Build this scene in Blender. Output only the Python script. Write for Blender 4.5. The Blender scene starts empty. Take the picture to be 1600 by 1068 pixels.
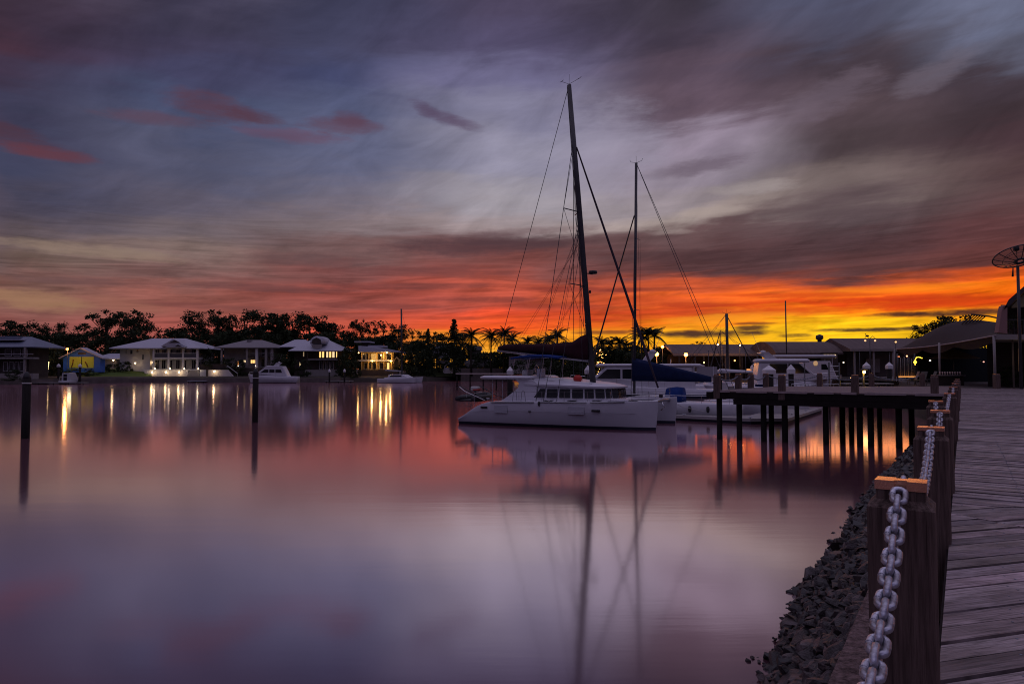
import bpy, bmesh, math, random
from mathutils import Vector, Matrix, noise as mnoise
random.seed(7)
scene = bpy.context.scene
COL = scene.collection
R = math.radians
F = 1066.7                 # focal length in photo pixels (24 mm on a 36 mm wide frame, 1600 px)
CAMZ = 3.7                 # eye height over the water
PITCH = math.atan((576-534)/F)
# ---------------------------------------------------------------- camera
cam_data = bpy.data.cameras.new('camera'); cam = bpy.data.objects.new('camera', cam_data); COL.objects.link(cam)
cam.location = (0, 0, CAMZ); cam.rotation_euler = (R(90)+PITCH, 0, 0)
cam_data.sensor_width = 36; cam_data.lens = 24; cam_data.clip_start = 0.05; cam_data.clip_end = 9000
scene.camera = cam
scene.view_settings.view_transform = 'Standard'; scene.view_settings.look = 'None'
scene.view_settings.exposure = 0.0; scene.view_settings.gamma = 1.0
# ---------------------------------------------------------------- pixel <-> place helpers
def ray(px, py):
    a = (px-800)/F; b = (534-py)/F; c, s = math.cos(PITCH), math.sin(PITCH)
    return Vector((a, c-b*s, s+b*c))
def P(px, py, Y):
    d = ray(px, py); t = Y/d.y
    return Vector((d.x*t, Y, CAMZ+d.z*t))
def G(px, py, z=0.0):
    d = ray(px, py); t = (z-CAMZ)/d.z
    return Vector((d.x*t, d.y*t, z))
def azel(px, py):
    d = ray(px, py).normalized()
    return math.atan2(d.x, d.y), math.asin(d.z)
def lin(c):
    return tuple((v/255/12.92 if v/255 <= .04045 else ((v/255+.055)/1.055)**2.4) for v in c)
# ---------------------------------------------------------------- world: dusk sky with cloud layers
world = bpy.data.worlds.new('World'); scene.world = world; world.use_nodes = True
nt = world.node_tree; nt.nodes.clear()
def N(t, **kw):
    n = nt.nodes.new(t)
    for k, v in kw.items(): setattr(n, k, v)
    return n
def L(a, b): nt.links.new(a, b)
def M(op, a, b=None, c=None, clamp=False):
    n = N('ShaderNodeMath', operation=op); n.use_clamp = clamp
    for i, v in enumerate((a, b, c)):
        if v is None: continue
        if isinstance(v, (int, float)): n.inputs[i].default_value = v
        else: L(v, n.inputs[i])
    return n.outputs[0]
def MIX(f, a, b, mode='MIX'):
    n = N('ShaderNodeMix', data_type='RGBA', blend_type=mode); n.clamp_factor = True
    for k, v in ((0, f), (6, a), (7, b)):
        if isinstance(v, (int, float)): n.inputs[k].default_value = v
        elif isinstance(v, tuple): n.inputs[k].default_value = (*v[:3], 1)
        else: L(v, n.inputs[k])
    return n.outputs[2]
def SMOOTH(x, lo, hi):
    n = N('ShaderNodeMapRange', interpolation_type='SMOOTHSTEP'); n.clamp = True
    L(x, n.inputs[0]); n.inputs[1].default_value = lo; n.inputs[2].default_value = hi
    return n.outputs[0]
geo = N('ShaderNodeTexCoord'); sep = N('ShaderNodeSeparateXYZ'); L(geo.outputs['Generated'], sep.inputs[0])
dx, dy, dz = sep.outputs
az = M('ARCTAN2', dx, dy); el = M('ARCSINE', dz)
def noise2(sx, sy, scale, detail=5, rough=.55, off=0.0, shear=0.0, dist=0.0):
    cx = M('ADD', M('MULTIPLY', az, sx), off)
    cy = M('MULTIPLY', M('ADD', el, M('MULTIPLY', az, shear)), sy)
    cb = N('ShaderNodeCombineXYZ'); L(cx, cb.inputs[0]); L(cy, cb.inputs[1]); cb.inputs[2].default_value = off
    n = N('ShaderNodeTexNoise'); L(cb.outputs[0], n.inputs['Vector'])
    n.inputs['Scale'].default_value = scale; n.inputs['Detail'].default_value = detail
    n.inputs['Roughness'].default_value = rough; n.inputs['Distortion'].default_value = dist
    return n.outputs[0]
# cloud warp: long flat streaks low down, larger billows higher up
n_big = noise2(3.0, 9.0, 1.0, 5, .5, 3.1, -.12, .3)
n_mid = noise2(5.0, 34.0, 1.0, 6, .55, 7.7, -.05, .4)
n_fine = noise2(9.0, 95.0, 1.0, 6, .6, 12.3, .02, .2)
n_az = noise2(4.0, 8.0, 1.0, 4, .5, 21.0)
hi = SMOOTH(el, .05, .30)
w_big = M('MULTIPLY', M('SUBTRACT', n_big, .5), M('MULTIPLY_ADD', hi, .13, .012))
w_mid = M('MULTIPLY', M('SUBTRACT', n_mid, .5), M('MULTIPLY_ADD', hi, .02, .048))
w_fine = M('MULTIPLY', M('SUBTRACT', n_fine, .5), .022)
elw = M('ADD', M('ADD', el, w_big), M('ADD', w_mid, w_fine))
azw = M('ADD', az, M('MULTIPLY', M('SUBTRACT', n_az, .5), .20))
ELMAX = R(62)
TOP = (190, 178, 214)
SKYCOLS = [
 (-60,  [(0,(60,48,66)),(150,(66,60,84)),(300,(84,76,92)),(400,(104,84,84)),(470,(126,84,76)),(510,(128,72,68)),(560,(124,76,72))]),
 (0,    [(0,(60,46,60)),(60,(70,48,62)),(120,(66,54,74)),(180,(64,62,86)),(240,(64,66,90)),(300,(76,71,88)),(350,(90,78,84)),(395,(106,86,80)),(430,(112,80,76)),(460,(124,88,80)),(490,(130,84,78)),(515,(138,78,74)),(560,(150,84,78))]),
 (267,  [(0,(58,54,74)),(60,(62,57,80)),(120,(65,64,92)),(180,(68,74,102)),(240,(80,81,104)),(300,(92,86,102)),(350,(104,92,98)),(395,(124,104,100)),(430,(114,82,80)),(460,(136,82,74)),(490,(146,84,76)),(515,(162,84,76)),(560,(180,94,80))]),
 (533,  [(0,(60,60,84)),(60,(66,66,92)),(120,(70,74,108)),(180,(83,88,118)),(240,(94,97,124)),(300,(108,103,120)),(350,(126,110,114)),(390,(112,84,84)),(425,(124,74,72)),(455,(154,76,68)),(480,(146,78,72)),(500,(178,80,64)),(520,(198,82,62)),(560,(220,112,66))]),
 (800,  [(0,(76,68,92)),(60,(84,77,106)),(120,(108,104,136)),(180,(126,123,148)),(240,(144,140,160)),(300,(156,149,158)),(350,(152,136,138)),(382,(96,66,68)),(415,(126,72,68)),(450,(176,78,60)),(475,(176,74,58)),(492,(218,76,46)),(512,(238,88,36)),(532,(252,156,36)),(560,(252,176,50))]),
 (1067, [(0,(62,55,68)),(60,(66,57,72)),(120,(88,73,88)),(175,(102,84,98)),(215,(146,132,150)),(260,(146,134,148)),(300,(146,134,140)),(338,(166,150,146)),(368,(100,76,78)),(418,(88,58,60)),(445,(206,88,52)),(465,(238,100,40)),(485,(214,76,34)),(503,(246,120,28)),(522,(254,178,32)),(545,(250,160,28)),(560,(250,140,25))]),
 (1333, [(0,(84,86,110)),(60,(80,78,98)),(120,(68,57,66)),(180,(86,71,78)),(240,(76,63,68)),(300,(114,99,98)),(338,(92,76,80)),(380,(80,58,62)),(425,(92,58,58)),(443,(196,82,38)),(457,(248,114,28)),(474,(230,76,22)),(488,(250,140,20)),(506,(255,196,26)),(560,(255,196,34))]),
 (1600, [(0,(104,108,132)),(45,(92,92,110)),(95,(68,57,66)),(160,(60,48,54)),(220,(68,50,56)),(290,(92,70,72)),(350,(92,58,60)),(412,(96,54,52)),(430,(198,78,30)),(450,(248,112,18)),(472,(232,78,14)),(490,(252,156,24)),(515,(255,190,30)),(560,(255,190,40))]),
 (1950, [(0,(96,94,118)),(160,(70,60,72)),(350,(88,60,66)),(430,(150,74,50)),(480,(220,100,40)),(560,(240,160,60))]),
]
def ramp(stops):
    n = N('ShaderNodeValToRGB'); cr = n.color_ramp; cr.interpolation = 'EASE'
    while len(cr.elements) > 1: cr.elements.remove(cr.elements[-1])
    cr.elements[0].position = stops[0][0]; cr.elements[0].color = (*stops[0][1], 1)
    for p, c in stops[1:]:
        e = cr.elements.new(p); e.color = (*c, 1)
    L(fac_el, n.inputs[0]); return n.outputs[0]
fac_el = M('DIVIDE', elw, ELMAX, clamp=True)
prev = None
for px, rows in SKYCOLS:
    st = []
    for py, c in sorted(rows, key=lambda r: -r[0]):
        a, e = azel(px, py); st.append((max(0.0, min(.98, e/ELMAX)), lin(c)))
    e0 = st[-1][0]
    st.append((min(.96, e0+.16), tuple(.6*u+.4*v for u, v in zip(st[-1][1], lin(TOP)))))
    st.append((1.0, lin(TOP)))
    colr = ramp(st); a = azel(px, 500)[0]
    if prev is None: cur = colr
    else: cur = MIX(SMOOTH(azw, prev, a), cur, colr)
    prev = a
# the sky behind the camera: flat blue dusk
back = ramp([(0, lin((58, 47, 60))), (.25, lin((70, 62, 84))), (.6, lin((118, 112, 152))), (1, lin(TOP))])
cur = MIX(SMOOTH(M('ABSOLUTE', az), 1.0, 1.6), cur, back)
# luminance texture of the cloud sheet
tex = noise2(4.0, 26.0, 1.0, 7, .58, 33.0, -.10, .6)
tex2 = noise2(2.2, 6.5, 1.6, 6, .55, 44.0, -.35, .5)
mul = M('ADD', .62, M('ADD', M('MULTIPLY', tex, .38), M('MULTIPLY', tex2, .40)))
low = M('SUBTRACT', 1.0, SMOOTH(el, .10, .26))
tex3 = noise2(6.0, 85.0, 1.0, 8, .62, 81.0, -.04, 1.6)
tex4 = noise2(8.0, 17.0, 1.0, 8, .62, 93.0, -.35, .7)
mul = M('MULTIPLY', mul, M('ADD', M('MULTIPLY_ADD', M('MULTIPLY', M('SUBTRACT', tex3, .5), low), 1.8, 1.0), M('MULTIPLY', M('SUBTRACT', tex4, .5), .85)))
cbm = N('ShaderNodeCombineColor'); [L(mul, cbm.inputs[i]) for i in range(3)]
cur = MIX(1.0, cur, cbm.outputs[0], 'MULTIPLY')
# separate clouds: (px, py, half width, half height, colour, strength, tilt)
CLOUDS = [(245,186,80,9,(94,68,84),.6,-.03),(330,166,62,17,(90,60,74),.7,.06),(395,180,45,9,(84,56,70),.7,.1),(535,197,56,11,(96,68,84),.65,-.02),(548,186,24,9,(90,60,76),.5,0),
 (460,212,70,9,(104,74,94),.6,0),(664,170,22,9,(84,70,96),.7,.3),(690,182,36,9,(88,72,96),.65,.25),(724,192,24,7,(92,76,100),.5,.2),
 (20,215,80,15,(80,52,64),.65,.10),(70,238,75,9,(100,58,68),.75,.03),
 (150,392,130,9,(146,124,110),.7,.03),(50,468,85,14,(160,120,92),.75,.1),(190,476,60,10,(150,100,84),.5,.1),
 (760,382,130,14,(78,56,62),.75,-.06),(480,405,90,9,(98,72,74),.7,0),(690,425,110,8,(112,66,66),.6,0),
 (1080,262,70,10,(104,90,104),.7,-.1),(1180,292,60,9,(158,146,146),.7,0),(1120,330,50,7,(168,152,146),.6,0),(950,235,80,60,(158,152,172),.35,0),
 (1270,330,110,10,(92,76,80),.5,0),(1300,150,70,24,(112,98,112),.5,-.2),(1460,115,60,20,(118,108,122),.45,-.3),
 (1105,521,96,5,(62,38,40),.95,0),(1175,512,26,3.5,(70,40,38),.9,0),(1180,520,22,3,(66,40,40),.9,0),(1345,515,72,3.2,(58,36,36),.95,.01),(1240,524,26,3,(66,40,36),.9,0),
 (1400,491,45,3.5,(74,40,34),.9,0),(1480,489,70,5,(62,36,34),.92,-.02),(1530,487,60,5,(66,36,36),.8,0),(1440,512,30,3,(60,36,34),.9,0),
 (960,519,55,2.6,(120,60,40),.8,0),(1180,505,30,2,(110,56,36),.8,0),(1160,487,120,6,(190,70,36),.55,.02),(1010,470,90,7,(196,74,44),.5,.03),(1300,480,140,7,(222,72,24),.6,.02),
 (1500,473,150,9,(196,56,22),.65,.01),(1420,450,120,6,(252,140,30),.5,0),(900,452,90,4,(120,50,48),.6,.02),(1015,452,60,3,(120,52,44),.6,0),(868,478,80,4,(140,56,44),.55,.02),(755,468,80,5,(110,56,54),.6,0),(1090,476,60,3.5,(176,58,32),.6,.03),(640,447,110,5,(104,60,60),.6,-.02),(590,478,90,4,(120,62,60),.55,0),(420,450,110,5,(98,66,68),.6,0),(320,478,90,4,(116,68,66),.5,.02),(170,442,120,6,(96,70,72),.55,0),(1265,461,110,3.5,(206,66,26),.6,.03),(1410,465,110,3.5,(190,52,24),.6,0),(950,497,70,3,(190,62,34),.6,0),(700,497,60,3,(150,60,44),.55,0),(1100,400,160,8,(70,48,52),.5,.03),(820,362,90,6,(112,88,92),.5,-.05),(1120,497,90,6,(250,160,40),.6,-.04)]
e1 = M('MULTIPLY', M('SUBTRACT', noise2(14.0, 60.0, 1.3, 7, .68, 55.0), .5), 4.2)
e2 = M('MULTIPLY', M('SUBTRACT', noise2(6.0, 14.0, 3.0, 5, .6, 66.0), .5), 2.2)
edge = M('ADD', e1, e2)
for (cx, cy, hw, hh, c, s, tilt) in CLOUDS:
    a0, e0 = azel(cx, cy); dw = hw/F*math.cos(a0)**2; dh = hh/F*math.cos(a0)
    ua = M('DIVIDE', M('SUBTRACT', az, a0), dw)
    ve = M('DIVIDE', M('ADD', M('SUBTRACT', el, e0), M('MULTIPLY', M('SUBTRACT', az, a0), tilt)), dh)
    q = M('ADD', M('MULTIPLY', ua, ua), M('MULTIPLY', ve, ve))
    m = M('MULTIPLY', SMOOTH(M('SUBTRACT', 1.15, M('ADD', q, edge)), -1.1, 1.3), s)
    cur = MIX(m, cur, lin(c))
# below the horizon
cur = MIX(SMOOTH(dz, -.06, -.01), lin((40, 34, 44)), cur)
nish = N('ShaderNodeTexSky', sky_type='NISHITA'); nish.sun_disc = False; nish.sun_elevation = R(1.0); nish.sun_rotation = R(30)
bg1 = N('ShaderNodeBackground'); L(cur, bg1.inputs[0]); bg1.inputs[1].default_value = 1.0
bg2 = N('ShaderNodeBackground'); L(nish.outputs[0], bg2.inputs[0]); bg2.inputs[1].default_value = 0.05
zen = SMOOTH(dz, .55, .9)
mixs = N('ShaderNodeMixShader'); out = N('ShaderNodeOutputWorld')
L(M('MULTIPLY', zen, .25), mixs.inputs[0]); L(bg1.outputs[0], mixs.inputs[1]); L(bg2.outputs[0], mixs.inputs[2]); L(mixs.outputs[0], out.inputs[0])
# last warm light from just over the horizon behind the marina
sd = bpy.data.lights.new('sun', 'SUN'); sd.energy = 0.035; sd.angle = R(12); sd.color = (1, .42, .16)
sun = bpy.data.objects.new('sun', sd); COL.objects.link(sun)
sun.rotation_euler = Vector((math.sin(R(27)), math.cos(R(27)), math.tan(R(3)))).to_track_quat('Z', 'Y').to_euler()
# ================================================================ materials
MATS = {}
def mat(name, col, rough=.6, metal=0.0, var=.0, vscale=6.0, bump=0.0, bscale=40.0, stretch=None, emit=None, estr=0.0, spec=.4, coord='Object', col2=None):
    if name in MATS: return MATS[name]
    if rough >= .7 and spec == .4: spec = .15
    m = bpy.data.materials.new(name); m.use_nodes = True; t = m.node_tree; b = t.nodes['Principled BSDF']
    b.inputs['Base Color'].default_value = (*col, 1); b.inputs['Roughness'].default_value = rough
    b.inputs['Metallic'].default_value = metal; b.inputs['Specular IOR Level'].default_value = spec
    if emit:
        b.inputs['Emission Color'].default_value = (*emit, 1); b.inputs['Emission Strength'].default_value = estr
    if var or bump:
        tc = t.nodes.new('ShaderNodeTexCoord'); mp = t.nodes.new('ShaderNodeMapping')
        if stretch: mp.inputs['Scale'].default_value = stretch
        t.links.new(tc.outputs[coord], mp.inputs[0])
        if var:
            n = t.nodes.new('ShaderNodeTexNoise'); n.inputs['Scale'].default_value = vscale; n.inputs['Detail'].default_value = 6; n.inputs['Roughness'].default_value = .6
            t.links.new(mp.outputs[0], n.inputs['Vector'])
            r = t.nodes.new('ShaderNodeValToRGB'); r.color_ramp.elements[0].position = .3; r.color_ramp.elements[1].position = .7
            lo = col2 if col2 else tuple(c*(1-var) for c in col)
            r.color_ramp.elements[0].color = (*lo, 1)
            r.color_ramp.elements[1].color = (*[min(1, c*(1+var)) for c in col], 1)
            t.links.new(n.outputs[0], r.inputs[0]); t.links.new(r.outputs[0], b.inputs['Base Color'])
        if bump:
            n = t.nodes.new('ShaderNodeTexNoise'); n.inputs['Scale'].default_value = bscale; n.inputs['Detail'].default_value = 5
            t.links.new(mp.outputs[0], n.inputs['Vector'])
            bp = t.nodes.new('ShaderNodeBump'); bp.inputs['Strength'].default_value = bump; bp.inputs['Distance'].default_value = .02
            t.links.new(n.outputs[0], bp.inputs['Height']); t.links.new(bp.outputs[0], b.inputs['Normal'])
    MATS[name] = m; return m
def glow(name, col, s): return mat(name, tuple(c*.5 for c in col), .5, emit=col, estr=s)
gelcoat = mat('gelcoat', (.62, .61, .65), .28, var=.05, vscale=.7, spec=.5)
gelgrey = mat('gelcoat_grey', (.46, .46, .50), .4, var=.06, vscale=1.0)
navy = mat('antifoul_navy', (.012, .014, .03), .5)
tint = mat('tinted_glass', (.015, .018, .02), .12, spec=.6)
alu = mat('aluminium', (.42, .42, .45), .38, metal=.8)
alud = mat('dark_mast_paint', (.045, .043, .047), .4, var=.15, vscale=.8)
steel = mat('stainless', (.62, .62, .65), .25, metal=1.0)
black = mat('black_rubber', (.02, .02, .022), .55)
wire = mat('rigging_wire', (.05, .05, .055), .5)
ropew = mat('rope_white', (.55, .54, .52), .8)
maroon = mat('maroon_canvas', (.04, .012, .018), .85, var=.2, vscale=2, bump=.3, bscale=3)
bluec = mat('blue_canvas', (.010, .035, .17), .8, var=.15, vscale=3)
navyc = mat('navy_canvas', (.010, .018, .06), .85, var=.2, vscale=2, bump=.4, bscale=2.5)
redp = mat('red_plastic', (.5, .03, .02), .5)
yel = mat('yellow_fender', (.65, .5, .03), .5)
timber_pile = mat('dark_pile_timber', (.016, .013, .012), .8, var=.35, vscale=5, bump=.5, bscale=12, stretch=(3, 3, .4))
post_t = mat('post_timber', (.145, .100, .085), .75, var=.6, vscale=7, bump=.9, bscale=16, stretch=(7, 7, .3))
kerb_t = mat('kerb_timber', (.15, .105, .10), .8, var=.75, vscale=4, bump=1.0, bscale=9, stretch=(9, 9, 9))
copper = mat('copper_cap', (.95, .47, .30), .24, metal=.95, var=.2, vscale=9, bump=.08, bscale=60)
galv = mat('galvanised_steel', (.52, .54, .62), .34, metal=.75, var=.35, vscale=26, col2=(.13, .095, .085), bump=.25, bscale=90)
galv_d = mat('galvanised_dull', (.22, .23, .27), .5, metal=.4, var=.2, vscale=30)
concrete = mat('concrete', (.30, .28, .27), .85, var=.2, vscale=2, bump=.4, bscale=15)
rock_m = mat('riprap_stone', (.034, .029, .029), .42, var=.8, vscale=1.6, bump=.9, bscale=9, coord='Object')
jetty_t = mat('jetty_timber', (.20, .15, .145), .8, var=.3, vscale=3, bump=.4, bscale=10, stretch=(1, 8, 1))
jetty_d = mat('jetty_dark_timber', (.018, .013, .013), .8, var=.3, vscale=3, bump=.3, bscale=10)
white_w = mat('white_render', (.62, .60, .60), .8, var=.06, vscale=.6)
grey_w = mat('grey_render', (.30, .27, .26), .85, var=.1, vscale=.6)
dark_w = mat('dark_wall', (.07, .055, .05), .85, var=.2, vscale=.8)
roof_b = mat('pale_metal_roof', (.40, .40, .46), .5, var=.1, vscale=1.2, bump=.3, bscale=4, stretch=(8, .4, 1))
roof_g = mat('grey_tile_roof', (.22, .20, .21), .7, var=.15, vscale=2, bump=.3, bscale=6)
roof_d = mat('blue_grey_roof', (.14, .16, .22), .55, var=.12, vscale=2)
dglass = mat('dark_window', (.02, .02, .024), .15, spec=.6)
frame_w = mat('white_frame', (.55, .54, .55), .6)
warm_win = glow('lit_window', (1, .55, .17), 1.5)
warm_win2 = glow('lit_window_pale', (1, .72, .38), 1.0)
lampw = glow('lamp_globe_warm', (1, .45, .12), 22)
lampo = glow('lamp_globe_orange', (1, .27, .03), 26)
lamps_ = glow('lamp_globe_white', (1, .74, .42), 16)
leafm = mat('foliage_dark', (.030, .042, .018), .75, var=.5, vscale=.6)
leafm2 = mat('foliage_palm', (.028, .038, .016), .7, var=.4, vscale=.6)
barkm = mat('bark', (.05, .04, .03), .9, var=.3, vscale=3)
grassm = mat('lawn_grass', (.09, .14, .03), .9, var=.3, vscale=.5, bump=.5, bscale=4, coord='Generated')
earthm = mat('ground_earth', (.06, .05, .042), .9, var=.35, vscale=.15, bump=.4, bscale=1)
# ================================================================ mesh builder
class MB:
    def __init__(s): s.v = []; s.f = []; s.sm = []
    def add(s, vs, fs, smooth=False):
        k = len(s.v); s.v += [Vector(v) for v in vs]; s.f += [tuple(i+k for i in f) for f in fs]; s.sm += [smooth]*len(fs); return s
    def box(s, c, d, rz=0.0, M_=None, bev=0.0):
        x, y, z = d[0]/2, d[1]/2, d[2]/2; c = Vector(c)
        if bev > 0:
            b = min(bev, x*.9, y*.9, z*.9); pts = []
            bm = bmesh.new(); bmesh.ops.create_cube(bm, size=1)
            for v in bm.verts: v.co = Vector((v.co.x*d[0], v.co.y*d[1], v.co.z*d[2]))
            bmesh.ops.bevel(bm, geom=bm.edges[:], offset=b, segments=2, affect='EDGES', profile=.5)
            bm.verts.index_update()
            vs = [v.co.copy() for v in bm.verts]; fs = [tuple(v.index for v in f.verts) for f in bm.faces]; bm.free()
        else:
            vs = [Vector((a*x, b_*y, c_*z)) for c_ in (-1, 1) for a, b_ in ((-1, -1), (1, -1), (1, 1), (-1, 1))]
            fs = [(3, 2, 1, 0), (4, 5, 6, 7), (0, 1, 5, 4), (1, 2, 6, 5), (2, 3, 7, 6), (3, 0, 4, 7)]
        m = Matrix.Rotation(rz, 3, 'Z') if M_ is None else M_
        return s.add([m @ v + c for v in vs], fs)
    def span(s, a, b): # box from corner to corner
        a, b = Vector(a), Vector(b); return s.box((a+b)/2, [abs(b[i]-a[i]) for i in range(3)])
    def tube(s, pts, r, n=8, caps=True, sq=1.0):
        pts = [Vector(p) for p in pts]; k = len(pts)
        rs = r if isinstance(r, (list, tuple)) else [r]*k
        up = Vector((0, 0, 1)); vs = []
        t0 = (pts[1]-pts[0]).normalized()
        if abs(t0.z) > .9: up = Vector((0, 1, 0))
        u = t0.cross(up).normalized()
        for i in range(k):
            t = (pts[min(i+1, k-1)]-pts[max(i-1, 0)]).normalized()
            u = (u-t*u.dot(t)).normalized(); w = t.cross(u)
            for j in range(n):
                a = 2*math.pi*j/n; vs.append(pts[i]+u*(math.cos(a)*rs[i])+w*(math.sin(a)*rs[i]*sq))
        fs = [(i*n+j, i*n+(j+1) % n, (i+1)*n+(j+1) % n, (i+1)*n+j) for i in range(k-1) for j in range(n)]
        if caps: fs += [tuple(range(n))[::-1], tuple((k-1)*n+j for j in range(n))]
        return s.add(vs, fs, n > 5)
    def loft(s, rings, smooth=True, caps=True, closed=True):
        n = len(rings[0]); vs = [v for r_ in rings for v in r_]; k = len(rings)
        jn = n if closed else n-1
        fs = [(i*n+j, i*n+(j+1) % n, (i+1)*n+(j+1) % n, (i+1)*n+j) for i in range(k-1) for j in range(jn)]
        if caps: fs += [tuple(range(n))[::-1], tuple((k-1)*n+j for j in range(n))]
        return s.add(vs, fs, smooth)
    def lathe(s, c, prof, n=16, smooth=True):
        c = Vector(c); return s.loft([[c+Vector((math.cos(2*math.pi*j/n)*r, math.sin(2*math.pi*j/n)*r, z)) for j in range(n)] for r, z in prof], smooth)
    def sphere(s, c, r, n=10, sc=(1, 1, 1)):
        c = Vector(c); rings = []
        for i in range(1, n//2+1):
            p = math.pi*i/(n//2+1); rings.append([c+Vector((math.cos(2*math.pi*j/n)*math.sin(p)*r*sc[0], math.sin(2*math.pi*j/n)*math.sin(p)*r*sc[1], -math.cos(p)*r*sc[2])) for j in range(n)])
        return s.loft(rings)
    def torus(s, c, R_, r, M_=None, n=20, m=8):
        c = Vector(c); M_ = M_ or Matrix.Identity(3)
        vs = [c+M_ @ Vector(((R_+r*math.cos(b))*math.cos(a), (R_+r*math.cos(b))*math.sin(a), r*math.sin(b))) for a in [2*math.pi*i/n for i in range(n)] for b in [2*math.pi*j/m for j in range(m)]]
        return s.add(vs, [(i*m+j, ((i+1) % n)*m+j, ((i+1) % n)*m+(j+1) % m, i*m+(j+1) % m) for i in range(n) for j in range(m)], True)
    def prism(s, poly, d): # polygon (3-D points) swept by vector d
        n = len(poly); d = Vector(d); a = [Vector(p) for p in poly]
        return s.add(a+[p+d for p in a], [tuple(range(n))[::-1], tuple(range(n, 2*n))]+[(i, (i+1) % n, n+(i+1) % n, n+i) for i in range(n)])
    def quad(s, *p): return s.add(p, [tuple(range(len(p)))])
def rloc(p):
    v = Vector((0, 0, 0))
    while p is not None: v = v+p.location; p = p.parent
    return v
def obj(name, mb, m, parent=None, world=False):
    me = bpy.data.meshes.new(name)
    off = rloc(parent) if world else Vector((0, 0, 0))
    me.from_pydata([v-off for v in mb.v], [], mb.f)
    me.polygons.foreach_set('use_smooth', mb.sm)
    ms = m if isinstance(m, list) else [m]
    for q in ms: me.materials.append(q)
    me.update(); bm = bmesh.new(); bm.from_mesh(me); bmesh.ops.recalc_face_normals(bm, faces=bm.faces); bm.to_mesh(me); bm.free()
    if any(mb.sm) and not all(mb.sm): me.set_sharp_from_angle(angle=R(40))
    o = bpy.data.objects.new(name, me); COL.objects.link(o)
    if parent: o.parent = parent
    return o
def wobj(name, mb, m, parent): return obj(name, mb, m, parent, True)
def smooth_all(o, ang=40):
    o.data.polygons.foreach_set('use_smooth', [True]*len(o.data.polygons)); o.data.set_sharp_from_angle(angle=R(ang))
    return o
def tag(o, label, cat, group=None, kind=None):
    if label: o['label'] = label
    if cat: o['category'] = cat
    if group: o['group'] = group
    if kind: o['kind'] = kind
    return o
def thing(name, label, cat, loc=(0, 0, 0), rz=0.0, group=None):
    o = bpy.data.objects.new(name, None); COL.objects.link(o); o.empty_display_size = .2
    o.location = loc; o.rotation_euler = (0, 0, rz); return tag(o, label, cat, group)
def struct(name, mb, m, label=None):
    o = obj(name, mb, m); o['kind'] = 'structure'
    if label: o['label'] = label
    return o
CH = {}
def dup(o, parent=None):
    c = o.copy(); COL.objects.link(c); c.parent = parent
    for ch in [q for q in bpy.data.objects if q.parent == o]: dup(ch, c)
    return c
def dup_fast(o, kids): # a thing and its direct parts, shared meshes
    c = o.copy(); COL.objects.link(c); c.parent = None
    for k in kids:
        d = k.copy(); COL.objects.link(d); d.parent = c
    return c
def point(parent, co, col, watts, rad=.15):
    l = bpy.data.lights.new('bulb_or_fill', 'POINT'); l.energy = watts; l.color = col; l.shadow_soft_size = rad
    o = bpy.data.objects.new('bulb_or_fill', l); COL.objects.link(o); o.parent = parent; o.location = Vector(co)-rloc(parent); return o
# ================================================================ water
wm = bpy.data.materials.new('calm_water'); wm.use_nodes = True; t = wm.node_tree; t.nodes.clear()
def n_(ty, **k):
    n = t.nodes.new(ty)
    for a, b in k.items(): setattr(n, a, b)
    return n
o_ = n_('ShaderNodeOutputMaterial'); mx = n_('ShaderNodeMixShader'); gl = n_('ShaderNodeBsdfAnisotropic'); df = n_('ShaderNodeBsdfDiffuse')
gl.distribution = 'MULTI_GGX'; gl.inputs['Roughness'].default_value = .095; gl.inputs['Color'].default_value = (1.0, .90, .92, 1)
df.inputs['Color'].default_value = (.012, .010, .016, 1)
lw = n_('ShaderNodeLayerWeight'); lw.inputs['Blend'].default_value = .5
mr = n_('ShaderNodeValToRGB'); cr = mr.color_ramp
cr.elements[0].position = 0; cr.elements[0].color = (.06,)*3+(1,); cr.elements[1].position = 1; cr.elements[1].color = (1,)*3+(1,)
for p_, v_ in ((.5, .12), (.58, .34), (.66, .66), (.76, 1.0)):
    e = cr.elements.new(p_); e.color = (v_, v_, v_, 1)
t.links.new(lw.outputs['Facing'], mr.inputs[0]); t.links.new(mr.outputs[0], mx.inputs[0])
tc = n_('ShaderNodeTexCoord'); mp = n_('ShaderNodeMapping'); mp.inputs['Scale'].default_value = (.12, 1.0, 1); nz = n_('ShaderNodeTexNoise'); nz.inputs['Scale'].default_value = 1.3; nz.inputs['Detail'].default_value = 5
mp2 = n_('ShaderNodeMapping'); mp2.inputs['Scale'].default_value = (.9, 5.0, 1); nz2 = n_('ShaderNodeTexNoise'); nz2.inputs['Scale'].default_value = 1.6; nz2.inputs['Detail'].default_value = 4
t.links.new(tc.outputs['Object'], mp.inputs[0]); t.links.new(mp.outputs[0], nz.inputs['Vector']); t.links.new(tc.outputs['Object'], mp2.inputs[0]); t.links.new(mp2.outputs[0], nz2.inputs['Vector'])
bp = n_('ShaderNodeBump'); bp.inputs['Strength'].default_value = .25; bp.inputs['Distance'].default_value = .008; t.links.new(nz.outputs[0], bp.inputs['Height'])
bp2 = n_('ShaderNodeBump'); bp2.inputs['Strength'].default_value = .2; bp2.inputs['Distance'].default_value = .0018; t.links.new(nz2.outputs[0], bp2.inputs['Height']); t.links.new(bp.outputs[0], bp2.inputs['Normal'])
t.links.new(bp2.outputs[0], gl.inputs['Normal']); t.links.new(df.outputs[0], mx.inputs[1]); t.links.new(gl.outputs[0], mx.inputs[2]); water_lift = n_('ShaderNodeBsdfDiffuse'); water_lift.inputs['Color'].default_value = (.045, .018, .023, 1)    # pink diffuse colour added on top to brighten the reflections
ad = n_('ShaderNodeAddShader')
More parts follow.
